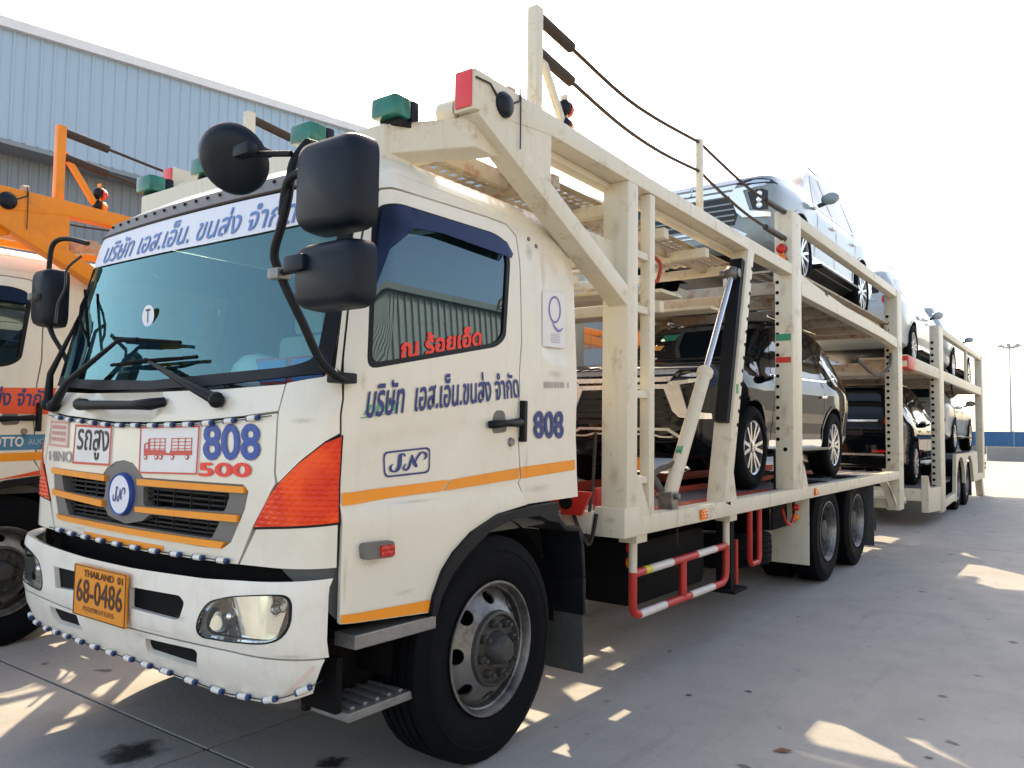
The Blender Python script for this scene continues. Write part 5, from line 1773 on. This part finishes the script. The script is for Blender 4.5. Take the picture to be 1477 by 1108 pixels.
MB().tube(spline([(1.0, 9.0, 2.45), (1.12, 9.5, 2.28), (1.18, 10.0, 2.42), (1.16, 10.24, 2.62)], 6), .022, 8).obj('slack_hose', 'cable_grey', T, smooth=60)
MB().tube(spline([(.95, 2.24, 1.02), (1.02, 2.20, .93), (1.06, 2.24, .86), (1.08, 2.28, 1.03)], 6), .012, 6).obj('air_hose', 'hose', T, smooth=60)
MB().tube(spline([(1.07, 2.28, 1.5), (1.055, 2.28, 1.2), (1.03, 2.27, .98), (1.02, 2.27, .87)], 5), .010, 6).obj('air_hose', 'hose', T, smooth=60)
MB().tube(spline([(1.22, 2.71, 2.60), (1.25, 2.76, 2.55), (1.24, 2.74, 2.45), (1.23, 2.70, 2.42), (1.22, 2.66, 2.25), (1.20, 2.5, 2.24)], 6), .012, 6).obj('rope_tie', 'deck_red', T, smooth=60)

rs = random.Random(11)
for sd in (1, -1):
    for y, z, w, h in ((1.24, 3.02, .015, .06), (1.50, 2.75, .02, .10), (.97, 2.93, .05, .03), (2.28, 2.30, .03, .06), (2.40, 2.90, .06, .03), (2.40, 1.12, .05, .07), (2.62, 1.03, .08, .02), (3.2, 3.0, .25, .01), (4.28, 2.99, .02, .05), (3.95, 1.1, .04, .07), (4.05, 1.5, .03, .05),
                       (4.15, 2.2, .03, .1), (5.6, 1.2, .06, .1), (5.6, 2.6, .06, .16), (5.6, 3.0, .08, .05), (5.6, 3.4, .05, .05), (7.0, 2.84, .5, .02), (8.8, 2.81, .5, .025), (3.0, .96, .3, .02), (4.8, .94, .4, .03), (7.5, .95, .6, .02), (9.5, .95, .3, .04), (10.4, 2.7, .1, .3), (10.4, 1.1, .1, .3)):
        smear(truck, (1.2535 * sd, y, z), (sd, 0, 0), h, w, rs.choice(('rust_smear', 'grime_smear')))
    for x, y, z, w, h in ((1.165, 2.33, 1.9, .03, .12), (1.17, 2.33, 2.7, .05, .10), (1.165, 2.29, 1.0, .06, .03), (1.17, 5.46, 1.7, .05, .12), (1.17, 5.46, 2.8, .05, .1), (1.18, 1.43, 3.3, .018, .15), (1.17, 2.33, 1.25, .06, .09)):
        smear(truck, (x * sd, y, z), (0, -1, 0), w, h, rs.choice(('rust_smear', 'grime_smear')))

# ------------------------------------------------------------------ trailer
tr = tag(empty('car_carrier_trailer', (0, 12.6, 0)), 'white two-deck car trailer coupled behind the truck', 'trailer')
TI = Matrix.Translation((0, -12.6, 0))
_before = set(bpy.data.objects)
for sd in (1, -1):
    MB().prism([(12.65, .24), (13.95, .18), (13.95, .60), (12.85, .62), (12.65, .84)], 'x', min(1.14 * sd, 1.245 * sd), max(1.14 * sd, 1.245 * sd)).obj('front_side_panel', FW, tr, bevel=.008)
    po = boxo('trailer_post', min(1.10 * sd, 1.252 * sd), max(1.10 * sd, 1.252 * sd), 13.95, 14.45, .14, 3.44, FW, tr, .012)
    hl = MB()
    for k in range(24):
        hl.lathe([(0, .026), (.003, .026), (.0035, 0)], 8, 'y', (1.14 * sd, 13.95, .6 + k * .11), flip=-1)  # no cut holes, their shade is painted as black discs
    tag(hl.obj('pin_hole_discs', 'chassis_black', po), None, None, None, 'stuff')
    beam('trailer_top_rail', (1.195 * sd, 14.4, 3.38), (1.195 * sd, 20.9, 3.38), .10, .11, FW, tr)
    boxo('trailer_post', min(1.10 * sd, 1.252 * sd), max(1.10 * sd, 1.252 * sd), 20.55, 20.95, .45, 3.435, FW, tr, .012)
    boxo('trailer_strut', min(1.19 * sd, 1.24 * sd), max(1.19 * sd, 1.24 * sd), 17.85, 17.95, 2.6, 3.34, FW, tr, .006)
    beam('trailer_deck_beam', (1.195 * sd, 11.0, 2.58), (1.195 * sd, 20.6, 2.56), .10, .18, FW, tr)
    boxo('deck_block', min(1.13 * sd, 1.256 * sd), max(1.13 * sd, 1.256 * sd), 11.0, 11.6, 2.47, 2.66, 'red_paint', tr, .006)
    boxo('trailer_runway', min(.5 * sd, 1.12 * sd), max(.5 * sd, 1.12 * sd), 11.3, 22.0, 2.64, 2.665, 'rusty_plate', tr, .003)
    boxo('lower_runway', min(.5 * sd, 1.12 * sd), max(.5 * sd, 1.12 * sd), 12.7, 16.0, .59, .62, 'deck_grey', tr, .003)
    MB().prism([(16.0, .59), (16.9, 1.06), (22.0, 1.06), (22.0, 1.09), (16.9, 1.09), (16.0, .62)], 'x', min(.5 * sd, 1.12 * sd), max(.5 * sd, 1.12 * sd)).obj('lower_runway', 'deck_grey', tr)
    beam('lower_side_rail', (1.20 * sd, 13.9, .24), (1.20 * sd, 15.85, .32), .09, .14, FW, tr)
    # double arch over the wheels
    ar = [(15.75, .30), (15.85, 1.10), (18.9, 1.10), (19.0, .48), (20.6, .46), (20.6, .60), (19.05, .62)]
    out = [(15.72, .22), (15.9, 1.12), (19.4, 1.12), (19.5, .62), (20.6, .60), (20.6, .46), (18.66, .46)]
    a1 = [(17.95 + .66 * math.cos(t), .50 + .56 * math.sin(t)) for t in [math.pi * k / 10 for k in range(11)]]
    a2 = [(16.58 + .64 * math.cos(t), .50 + .56 * math.sin(t)) for t in [math.pi * k / 10 for k in range(11)]]
    MB().prism(out + a1[1:] + a2[:-1] + [(15.90, .22)], 'x', min(1.19 * sd, 1.25 * sd), max(1.19 * sd, 1.25 * sd)).obj('wheel_arch_panel', FW, tr)
    for y in (16.58, 17.95):
        truck_wheel(tr, sd * 1.05, y, .50, sd, 'rear', True)
    for z, mt in ((.80, 'lens_red'), (.70, 'lens_amber')):
        lamp_round('clearance_lamp', (1.22 * sd, 21.0, z), .05, mt, tr, 'x', sd, .05)
    MB().prism([(20.7, .46), (20.95, .46), (21.35, .02), (21.0, 0)], 'x', min(1.05 * sd, 1.2 * sd), max(1.05 * sd, 1.2 * sd)).obj('tail_foot', FW, tr)
    boxo('mud_flap', min(.75 * sd, 1.2 * sd), max(.75 * sd, 1.2 * sd), 18.7, 18.72, .15, .9, 'flap_rubber', tr, .003)
    MB().prism([(13.95, .60), (14.0, .60), (15.6, 1.1), (15.6, 1.18)], 'x', min(1.0 * sd, 1.06 * sd), max(1.0 * sd, 1.06 * sd)).obj('ramp_brace', 'deck_red', tr)
for y in (11.5, 12.5, 13.6, 14.8, 16.0, 17.2, 18.4, 19.6, 20.4):
    beam('trailer_crossmember', (-1.15, y, 2.54), (1.15, y, 2.54), .10, .12, 'rusty_plate', tr)
for y in (12.8, 13.6, 14.4, 15.2):
    beam('trailer_crossmember', (-1.15, y, .53), (1.15, y, .53), .10, .10, 'chassis_black', tr)
for y in (16.95, 18.0, 19.2, 20.4):
    beam('trailer_crossmember', (-1.15, y, 1.0), (1.15, y, 1.0), .10, .10, 'chassis_black', tr)
for y in (16.58, 17.95):
    MB().tube([(-.95, y, .5), (.95, y, .5)], .08, 12).obj('axle', 'chassis_black', tr, smooth=50)
MB().bar((0, 10.4, .55), (.0, 12.9, .52), .14, .14).bar((0, 10.9, .55), (.6, 12.9, .52), .10, .10).bar((0, 10.9, .55), (-.6, 12.9, .52), .10, .10).obj('drawbar', FW, tr, bevel=.006)
boxo('front_beam', -1.14, 1.14, 12.66, 12.78, .42, .62, FW, tr, .008)
boxo('tail_beam', -1.1, 1.1, 20.6, 20.75, .46, .62, FW, tr, .008)
MB().tube(spline([(1.2, 14.5, 3.0), (1.2, 14.9, 2.75), (1.2, 15.6, 2.6), (1.2, 16.0, 2.3)], 6), .02, 6).obj('slack_hose', 'hose', tr)
for o in set(bpy.data.objects) - _before:
    if o.parent == tr:
        o.matrix_basis = TI @ o.matrix_basis

# ------------------------------------------------------------------ sport utility vehicles
def hermite(v, tab):
    """smooth table lookup"""
    n = len(tab)
    if v <= tab[0][0]:
        return tab[0][1]
    if v >= tab[-1][0]:
        return tab[-1][1]
    for i in range(n - 1):
        if v <= tab[i + 1][0]:
            a, b = tab[i], tab[i + 1]
            h = b[0] - a[0]
            t = (v - a[0]) / h
            def sl(k):
                if k <= 0 or k >= n - 1:
                    return 0 if n < 3 else (tab[min(k + 1, n - 1)][1] - tab[max(k - 1, 0)][1]) / (tab[min(k + 1, n - 1)][0] - tab[max(k - 1, 0)][0])
                l, r = (tab[k][1] - tab[k - 1][1]) / (tab[k][0] - tab[k - 1][0]), (tab[k + 1][1] - tab[k][1]) / (tab[k + 1][0] - tab[k][0])
                return 0 if l * r <= 0 else 2 * l * r / (l + r)
            m0, m1 = sl(i), sl(i + 1)
            return (2 * t ** 3 - 3 * t ** 2 + 1) * a[1] + (t ** 3 - 2 * t ** 2 + t) * h * m0 + (-2 * t ** 3 + 3 * t ** 2) * b[1] + (t ** 3 - t ** 2) * h * m1


TOP = [(0, 1.0), (.03, 1.06), (.08, 1.095), (.25, 1.14), (.7, 1.20), (1.15, 1.245), (1.28, 1.285), (1.60, 1.48), (1.95, 1.675), (2.15, 1.745), (2.6, 1.785), (3.4, 1.775), (4.1, 1.72), (4.38, 1.66), (4.55, 1.42), (4.68, 1.18), (4.76, 1.02), (4.80, .95)]
BELT = [(0, .94), (.1, 1.0), (.4, 1.035), (1.1, 1.055), (2.0, 1.06), (3.2, 1.07), (4.2, 1.11), (4.6, 1.08), (4.8, .92)]
WID = [(0, .70), (.03, .77), (.10, .835), (.22, .87), (.5, .895), (.85, .908), (1.4, .895), (2.4, .895), (3.2, .900), (3.64, .912), (4.2, .895), (4.5, .865), (4.7, .80), (4.8, .70)]
SHO = [(0, .92), (.3, .90), (1.0, .88), (1.25, .86), (1.6, .80), (1.95, .74), (2.2, .715), (3.3, .705), (4.2, .68), (4.5, .70), (4.66, .80), (4.8, .90)]  # shoulder width / body width
BOT = [(0, .42), (.08, .34), (.3, .28), (1.0, .27), (3.8, .27), (4.5, .36), (4.7, .44), (4.8, .50)]


def suv_hull():
    ys = [0, .015, .04, .07, .10, .15, .22, .3, .4, .5, .6, .7, .85, 1.0, 1.12, 1.2, 1.28, 1.36, 1.45, 1.55, 1.65, 1.75, 1.85, 1.95, 2.05, 2.15, 2.3, 2.5, 2.7, 2.9, 3.1, 3.3, 3.5, 3.7, 3.9, 4.1, 4.25, 4.35, 4.42, 4.5, 4.56, 4.62, 4.68, 4.72, 4.76, 4.785, 4.80]
    rows = []
    for y in ys:
        w, zb, zt, z0, sh = hermite(y, WID), hermite(y, BELT), hermite(y, TOP), hermite(y, BOT), hermite(y, SHO)
        ws = w * sh
        cab_ = max(0, min(1, (zt - zb - .22) / .3))
        zs_ = zt - .035 - .045 * cab_
        half = [(0, z0), (w * .55, z0), (w * .86, z0 + .01), (w * .955, z0 + .06), (w * .975, z0 + .14), (w * .968, .56), (w * .985, .70), (w * 1.0, .80), (w * .998, zb - .13), (w * .985, zb - .05), (w * .955, zb)]
        bw = w * .955
        for t in (.22, .45, .7, .9):
            half.append((bw + (ws - bw) * t - .0 , zb + (zs_ - zb) * t))
        half += [(ws, zs_), (ws * .965, zs_ + (zt - zs_) * .45), (ws * .88, zs_ + (zt - zs_) * .75), (ws * .6, zt - .004), (0, zt)]
        # keep the section monotone near the nose
        rows.append([(x, y, z) for x, z in half])
    n = len(rows[0])
    vs, fs = [], []
    full = 2 * n - 2
    for r in rows:
        ring = r + [(-x, y, z) for x, y, z in r[1:-1][::-1]]
        vs += ring
    for i in range(len(rows) - 1):
        for k in range(full):
            k2 = (k + 1) % full
            fs.append((i * full + k, i * full + k2, (i + 1) * full + k2, (i + 1) * full + k))
    fs.append(tuple(range(full))[::-1])
    fs.append(tuple((len(rows) - 1) * full + k for k in range(full)))
    me = MB().add(vs, fs).mesh('body', smooth=None)
    o = link('body', me)
    cut = MB()
    for sd in (1, -1):
        for y in (.84, 3.64):
            ring = [(y + .435 * math.cos(a), .385 + .435 * math.sin(a)) for a in [2 * math.pi * k / 32 for k in range(32)]]
            cut.prism(ring, 'x', .60 * sd, 1.2 * sd)
    co = link('cutter', cut.mesh('cutter'))
    md = o.modifiers.new('arches', 'BOOLEAN')
    md.operation = 'DIFFERENCE'
    md.object = co
    md.solver = 'EXACT'
    dg = bpy.context.evaluated_depsgraph_get()
    dg.update()
    me2 = bpy.data.meshes.new_from_object(o.evaluated_get(dg))
    me2.name = 'body'
    bpy.data.objects.remove(o)
    bpy.data.objects.remove(co)
    # arch walls take the dark trim
    for p in me2.polygons:
        c = p.center
        p.use_smooth = True
        for y in (.84, 3.64):
            r = math.hypot(c.y - y, c.z - .385)
            if abs(c.x) < .895 and r < .4352 and (r > .43 or abs(abs(c.x) - .60) < .01) and abs(p.normal.y * (c.y - y) + p.normal.z * (c.z - .385)) > .3 * r or (abs(abs(c.x) - .60) < .004 and r < .44):
                p.material_index = 1
        if c.z < .30 + .02 and p.normal.z < -.5:
            p.material_index = 1
    me2.set_sharp_from_angle(angle=R(32))
    return me2


SUV_ME = suv_hull()
_bm = bmesh.new()
_bm.from_mesh(SUV_ME)
SUV_BVH = BVHTree.FromBMesh(_bm)
_bm.free()


def ray_y(x, z, rear=False):
    o = Vector((x, 8.0 if rear else -3.0, z))
    h = SUV_BVH.ray_cast(o, Vector((0, -1 if rear else 1, 0)))
    return h[0] if h[0] is not None else Vector((x, 4.7 if rear else .1, z))


def ray_x(y, z, sd):
    h = SUV_BVH.ray_cast(Vector((4 * sd, y, z)), Vector((-sd, 0, 0)))
    return h[0] if h[0] is not None else Vector((.85 * sd, y, z))


def ray_z(x, y):
    h = SUV_BVH.ray_cast(Vector((x, y, 5)), Vector((0, 0, -1)))
    return h[0] if h[0] is not None else Vector((x, y, 1))


FRONT = lambda u, v: ray_y(u, v)
REAR = lambda u, v: ray_y(u, v, True)


def sided(sd):
    return lambda u, v: ray_x(u, v, sd)


def mirx(p):
    return [(-a, b) for a, b in p][::-1]


def suv_wheel_mesh():
    t = MB()
    h = .125
    t.lathe([(h * .75, .245), (h * .95, .28), (h, .32), (h * .9, .365), (h * .72, .383), (h * .3, .386), (h * .28, .378), (h * .2, .378), (h * .18, .386), (-h * .18, .386), (-h * .2, .378), (-h * .28, .378), (-h * .3, .386), (-h * .72, .383), (-h, .33), (-h * .8, .245)], 36, 'x')
    ty = t.mesh('tyre', smooth=45)
    ty.materials.append(MAT['rubber'])
    r = MB()
    r.lathe([(.10, .232), (.112, .248), (.102, .252), (.085, .250)], 36, 'x')
    r.lathe([(.10, .232), (-.06, .222)], 36, 'x')
    for k in range(6):
        for dd in (-.15, .15):
            a = 2 * math.pi * k / 6 + dd
            a2 = 2 * math.pi * k / 6 + dd * 1.35
            p0 = Vector((.085, .05 * math.cos(a), .05 * math.sin(a)))
            p1 = Vector((.098, .236 * math.cos(a2), .236 * math.sin(a2)))
            r.bar(p0, p1, .032, .03, up=(1, 0, 0))
    r.lathe([(.06, .075), (.095, .068), (.104, .05), (.106, 0)], 20, 'x')
    rm_ = r.mesh('rim', smooth=40)
    rm_.materials.append(MAT['alloy'])
    b = MB()
    b.lathe([(.02, 0), (.02, .228)], 28, 'x')
    bk = b.mesh('brake_disc')
    bk.materials.append(MAT['suv_trim'])
    return ty, rm_, bk


SW = suv_wheel_mesh()


def make_suv():
    t = empty('sport_utility_vehicle')
    body = link('body', SUV_ME, t, ['suv_black', 'suv_trim'])
    # glazing
    def add(nm, ol, sf, mt, off=.003, thick=.004, step=.06, par=None, flip=1, holes=()):
        return patch(nm, ol, sf, mt, par or t, step=step, thick=thick, off=off, flip=flip, holes=holes)
    wsc = rounded([(-.76, 1.275), (.76, 1.275), (.60, 1.625), (.50, 1.68), (-.50, 1.68), (-.60, 1.625)], .06)
    add('windshield', wsc, FRONT, 'suv_glass')
    for sd in (1, -1):
        sf = sided(sd)
        fl = 1 if sd > 0 else -1
        add('side_window', rounded([(1.52, 1.105), (2.26, 1.12), (2.26, 1.62), (2.12, 1.645), (1.98, 1.61)], .04), sf, 'suv_glass', flip=fl)
        add('side_window', rounded([(2.33, 1.12), (3.22, 1.145), (3.30, 1.60), (2.33, 1.635)], .04), sf, 'suv_glass', flip=fl)
        add('side_window', rounded([(3.36, 1.15), (3.95, 1.24), (4.18, 1.42), (4.05, 1.545), (3.42, 1.60)], .05), sf, 'suv_glass', flip=fl)
        add('belt_trim', [(1.45, 1.078), (3.4, 1.115), (4.0, 1.195), (4.02, 1.215), (3.4, 1.138), (1.48, 1.098)], sf, 'chrome', thick=.004, off=.005, flip=fl)
        for ol in ([(1.40, .42), (1.414, .42), (1.496, .95), (1.506, 1.10), (1.492, 1.10), (1.482, .95)], [(2.29, .40), (2.304, .40), (2.306, 1.64), (2.292, 1.64)], [(3.21, .70), (3.224, .70), (3.306, 1.14), (3.292, 1.14)]):
            add('door_seam', ol, sf, 'suv_trim', off=.003, thick=0, flip=fl, step=.1)
        for y in (2.06, 3.05):
            MB().bar(ray_x(y, .93, sd) + Vector((.022 * sd, 0, 0)), ray_x(y + .20, .94, sd) + Vector((.022 * sd, 0, 0)), .022, .028).obj('door_handle', 'chrome', t, bevel=.007)
        add('sill_trim', [(1.33, .37), (3.17, .37), (3.17, .45), (1.33, .45)], sf, 'chrome', thick=.008, off=.006, flip=fl)
        for yc in (.84, 3.64):
            o_ = [(yc + .475 * math.cos(a), .385 + .475 * math.sin(a)) for a in [math.pi * (k - .6) / 20 for k in range(1, 21)]]
            i_ = [(yc + .440 * math.cos(a), .385 + .440 * math.sin(a)) for a in [math.pi * (k - .6) / 20 for k in range(1, 21)]][::-1]
            add('arch_lip', o_ + i_, sf, 'suv_black', thick=.01, off=.008, flip=fl, step=.08)
        MB().bar((.76 * sd, 1.4, .33), (.98 * sd, 1.4, .33), .02, .02).box(min(.82 * sd, .97 * sd), max(.82 * sd, .97 * sd), 1.35, 3.15, .335, .365).obj('side_step', 'suv_trim', t, bevel=.006)
        boxo('roof_rail', min(.57 * sd, .60 * sd), max(.57 * sd, .60 * sd), 2.2, 4.05, 1.765, 1.80, 'chrome', t, .01)
        # mirror
        mh = MB().ball((1.00 * sd, 1.62, 1.17), .105, 14, sc=(1.0, .55, .70)).obj('door_mirror', 'suv_black', t, smooth=60)
        MB().bar((.86 * sd, 1.63, 1.10), (.96 * sd, 1.63, 1.13), .05, .04).obj('mirror_stalk', 'suv_trim', mh, bevel=.008)
        # wheels
        for y in (.84, 3.64):
            w = empty('wheel', (.79 * sd, y, .386))
            w.parent = t
            w.rotation_euler = (0, 0, 0 if sd > 0 else math.pi)
            for nm, m_ in zip(('tyre', 'rim', 'brake_disc'), SW):
                o = bpy.data.objects.new(nm, m_)
                COL.objects.link(o)
                o.parent = w
        # front lamps with chrome shield
        Mx = (lambda p: p) if sd > 0 else mirx
        hl = add('headlight', Mx([(.46, 1.005), (.60, 1.04), (.80, 1.035), (.84, 1.0), (.80, .985), (.60, .975)]), FRONT, 'suv_glass', off=.006, thick=.008, step=.05)
        add('headlight_insert', Mx([(.56, .995), (.66, 1.022), (.79, 1.02), (.79, 1.0), (.66, .988)]), FRONT, 'suv_chrome', off=.009, thick=.002, par=hl, step=.05)
        add('chrome_shield', Mx([(.41, .89), (.46, .955), (.76, .975), (.765, .95), (.555, .925), (.625, .705), (.70, .69), (.80, .68), (.80, .635), (.70, .63), (.55, .645), (.49, .70)]), FRONT, 'suv_chrome', off=.020, thick=.03, step=.04)
        fg = add('lamp_cluster', Mx([(.60, .905), (.74, .925), (.79, .90), (.79, .71), (.72, .70), (.65, .72)]), FRONT, 'suv_trim', off=.006, thick=.01, step=.05)
        for z in (.87, .81, .75):
            p = ray_y(.72 * sd, z)
            MB().lathe([(0, .030), (.012, .029), (.010, .024), (.004, 0)], 16, 'y', p + Vector((0, -.006, 0)), flip=-1).obj('fog_lamp', 'suv_chrome', fg, smooth=40)
        # tail lamps run down the corners
        tl = add('tail_lamp', Mx([(.60, 1.16), (.70, 1.18), (.76, 1.10), (.76, .78), (.70, .62), (.66, .64), (.67, .98), (.60, 1.06)]), REAR, 'tail_red', off=.008, thick=.012, step=.05, flip=-1)
        add('bumper_reflector', Mx([(.42, .575), (.66, .575), (.66, .615), (.42, .615)]), REAR, 'tail_red', off=.006, thick=.01, step=.08, flip=-1)
    gr_ = add('grille', [(-.44, .88), (.44, .88), (.50, .70), (.46, .58), (-.46, .58), (-.50, .70)], FRONT, 'suv_trim', off=.005, thick=.01)
    for z, w in ((1.035, .50), (.975, .46), (.912, .42)):
        add('grille_bar', [(-w, z - .020), (w, z - .020), (w + .03, z + .020), (-w - .03, z + .020)], FRONT, 'suv_chrome', off=.012, thick=.012, par=gr_)
    for z in (.63, .69, .75, .81):
        add('grille_slat', [(-.46, z - .008), (.46, z - .008), (.46, z + .008), (-.46, z + .008)], FRONT, 'suv_black', off=.012, thick=.006, par=gr_)
    for k in range(3):
        a = math.pi / 2 + 2 * math.pi * k / 3
        cx, cz, q = .042 * math.cos(a), .985 + .042 * math.sin(a), .042
        b1, b2 = a + math.pi / 6 * 2, a - math.pi / 6 * 2
        ol = [(0 + .004 * math.cos(a), .985 + .004 * math.sin(a)), (.046 * math.cos(a - .52), .985 + .046 * math.sin(a - .52)), (.08 * math.cos(a), .985 + .08 * math.sin(a)), (.046 * math.cos(a + .52), .985 + .046 * math.sin(a + .52))]
        add('emblem', ol, FRONT, 'chrome', off=.028, thick=.01, par=gr_, step=.05)
    add('lower_trim', [(-.60, .465), (-.45, .552), (.45, .552), (.60, .465), (.57, .452), (.435, .528), (-.435, .528), (-.57, .452)], FRONT, 'alloy', off=.010, thick=.012, step=.05)
    add('lower_trim', [(-.30, .502), (.30, .502), (.38, .482), (.50, .482), (.48, .467), (.37, .467), (.29, .487), (-.29, .487), (-.37, .467), (-.48, .467), (-.50, .482), (-.38, .482)], FRONT, 'alloy', off=.010, thick=.012, step=.05)
    # tail
    add('rear_window', rounded([(-.55, 1.215), (.55, 1.215), (.50, 1.57), (.42, 1.60), (-.42, 1.60), (-.50, 1.57)], .05), REAR, 'suv_glass', flip=-1)
    add('tailgate_garnish', [(-.50, 1.085), (.50, 1.085), (.50, 1.118), (-.50, 1.118)], REAR, 'chrome', off=.010, thick=.012, flip=-1)
    add('plate_recess', rounded([(-.30, .86), (.30, .86), (.26, .99), (-.26, .99)], .04), REAR, 'suv_trim', off=.003, thick=.003, flip=-1)
    add('bumper_trim', [(-.62, .52), (.62, .52), (.60, .555), (-.60, .555)], REAR, 'alloy', off=.008, thick=.01, flip=-1)
    return t


suv = make_suv()
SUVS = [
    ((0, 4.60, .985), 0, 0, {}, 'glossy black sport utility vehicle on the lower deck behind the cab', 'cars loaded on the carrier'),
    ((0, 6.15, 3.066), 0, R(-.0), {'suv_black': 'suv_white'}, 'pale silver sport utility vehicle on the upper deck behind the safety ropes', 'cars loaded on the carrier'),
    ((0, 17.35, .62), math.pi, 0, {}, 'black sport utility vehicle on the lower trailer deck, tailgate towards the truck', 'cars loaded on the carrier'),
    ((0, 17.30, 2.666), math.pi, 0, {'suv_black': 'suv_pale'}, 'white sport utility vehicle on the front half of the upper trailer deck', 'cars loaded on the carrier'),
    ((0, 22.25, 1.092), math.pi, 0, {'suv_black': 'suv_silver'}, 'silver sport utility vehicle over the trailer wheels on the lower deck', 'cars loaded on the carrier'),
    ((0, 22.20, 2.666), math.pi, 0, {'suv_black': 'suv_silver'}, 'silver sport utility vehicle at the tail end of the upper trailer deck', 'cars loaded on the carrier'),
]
for i, (loc, rz, rx, swap, lab, grp) in enumerate(SUVS):
    o = suv if i == 0 else copy_tree(suv, None, swap)
    o.location = loc
    o.rotation_euler = (rx, 0, rz)
    tag(o, lab, 'car', grp)

for ol, mt in (([(-.42, 1.50), (-.24, 1.50), (-.24, 1.58), (-.42, 1.58)], 'tape_green'), ([(-.50, 1.38), (-.32, 1.38), (-.32, 1.44), (-.50, 1.44)], 'orange_tape')):
    patch('windshield_sticker', ol, FRONT, mt, suv, step=.1, thick=0, off=.008)

# ------------------------------------------------------------------ neighbouring truck with orange rack
DECAL = ('company_name', 'fleet_number', 'home_town', 'worn_green_decal', 'worn_grey_decal', 'haulier_mark', 'mark_frame', 'quality_sticker', 'vehicle_outline_sign', 'high_vehicle_sign',
         'faded_sign', 'maker_lettering', 'model_number', 'licence_plate', 'banner', 'notice_card', 'round_sticker', 'round_mirror', 'bead_string', 'trim_bead', 'orange_stripe', 'lift_plate', 'lift_crossmember', 'runway', 'inner_beam', 'beam_end')
nt_ = copy_tree(truck, None, {'frame_white': 'frame_orange', 'deck_grey': 'deck_grey'}, DECAL)
nt_.location = (-3.70, -.62, 0)
tag(nt_, 'car-carrier truck with bright orange rack and red-striped white cab', 'truck')
def Sn(s, z):
    return S(s, z) + Vector((.0, 0, 0))
rb = patch('red_band', [(1.27, 1.565), (2.86, 1.575), (2.80, 1.775), (1.215, 1.71), (1.25, 1.62)], S, 'body_red', nt_, step=.08, thick=0, off=.003)
text_on('company_name', 'บริษัท เอส.เอ็น.ขนส่ง จำกัด', [(1.29, 1.745), (2.41, 1.755), (2.43, 1.63), (1.30, 1.61)], S, 'navy_ink', rb, off=.005, bold=.02)
mo = patch('blue_sticker', [(2.03, 1.425), (2.59, 1.435), (2.605, 1.33), (2.04, 1.32)], S, 'motto_blue', nt_, step=.08, thick=0, off=.0035)
text_on('lettering', 'MOTTO', [(2.06, 1.41), (2.30, 1.415), (2.305, 1.35), (2.065, 1.345)], S, 'sign_white', mo, off=.005, bold=.04)
text_on('lettering', 'AUCTION', [(2.33, 1.40), (2.56, 1.405), (2.565, 1.365), (2.335, 1.36)], S, 'cladding_blue', mo, off=.005)
patch('orange_band', [(1.272, 1.23), (2.90, 1.262), (2.895, 1.318), (1.272, 1.285)], S, 'orange_tape', nt_, step=.08, thick=0, off=.003)
patch('red_sweep', [(1.9, 1.075), (2.2, 1.13), (2.44, 1.152), (2.92, 1.158), (2.92, 1.262), (2.5, 1.20)], S, 'body_red', nt_, step=.06, thick=0, off=.018)
# fallen leaf
lf = MB().add([(0, 0, .004), (.05, .02, .012), (.10, 0, .006), (.05, -.025, .010), (.05, 0, .002)], [(0, 4, 1), (1, 4, 2), (2, 4, 3), (3, 4, 0)]).obj('dry_leaf', 'leaf_brown')
lf.location = (2.14, 2.12, 0)
lf.rotation_euler = (0, 0, .6)
tag(lf, 'small dry brown leaf on the concrete beside a sun patch', 'leaf')
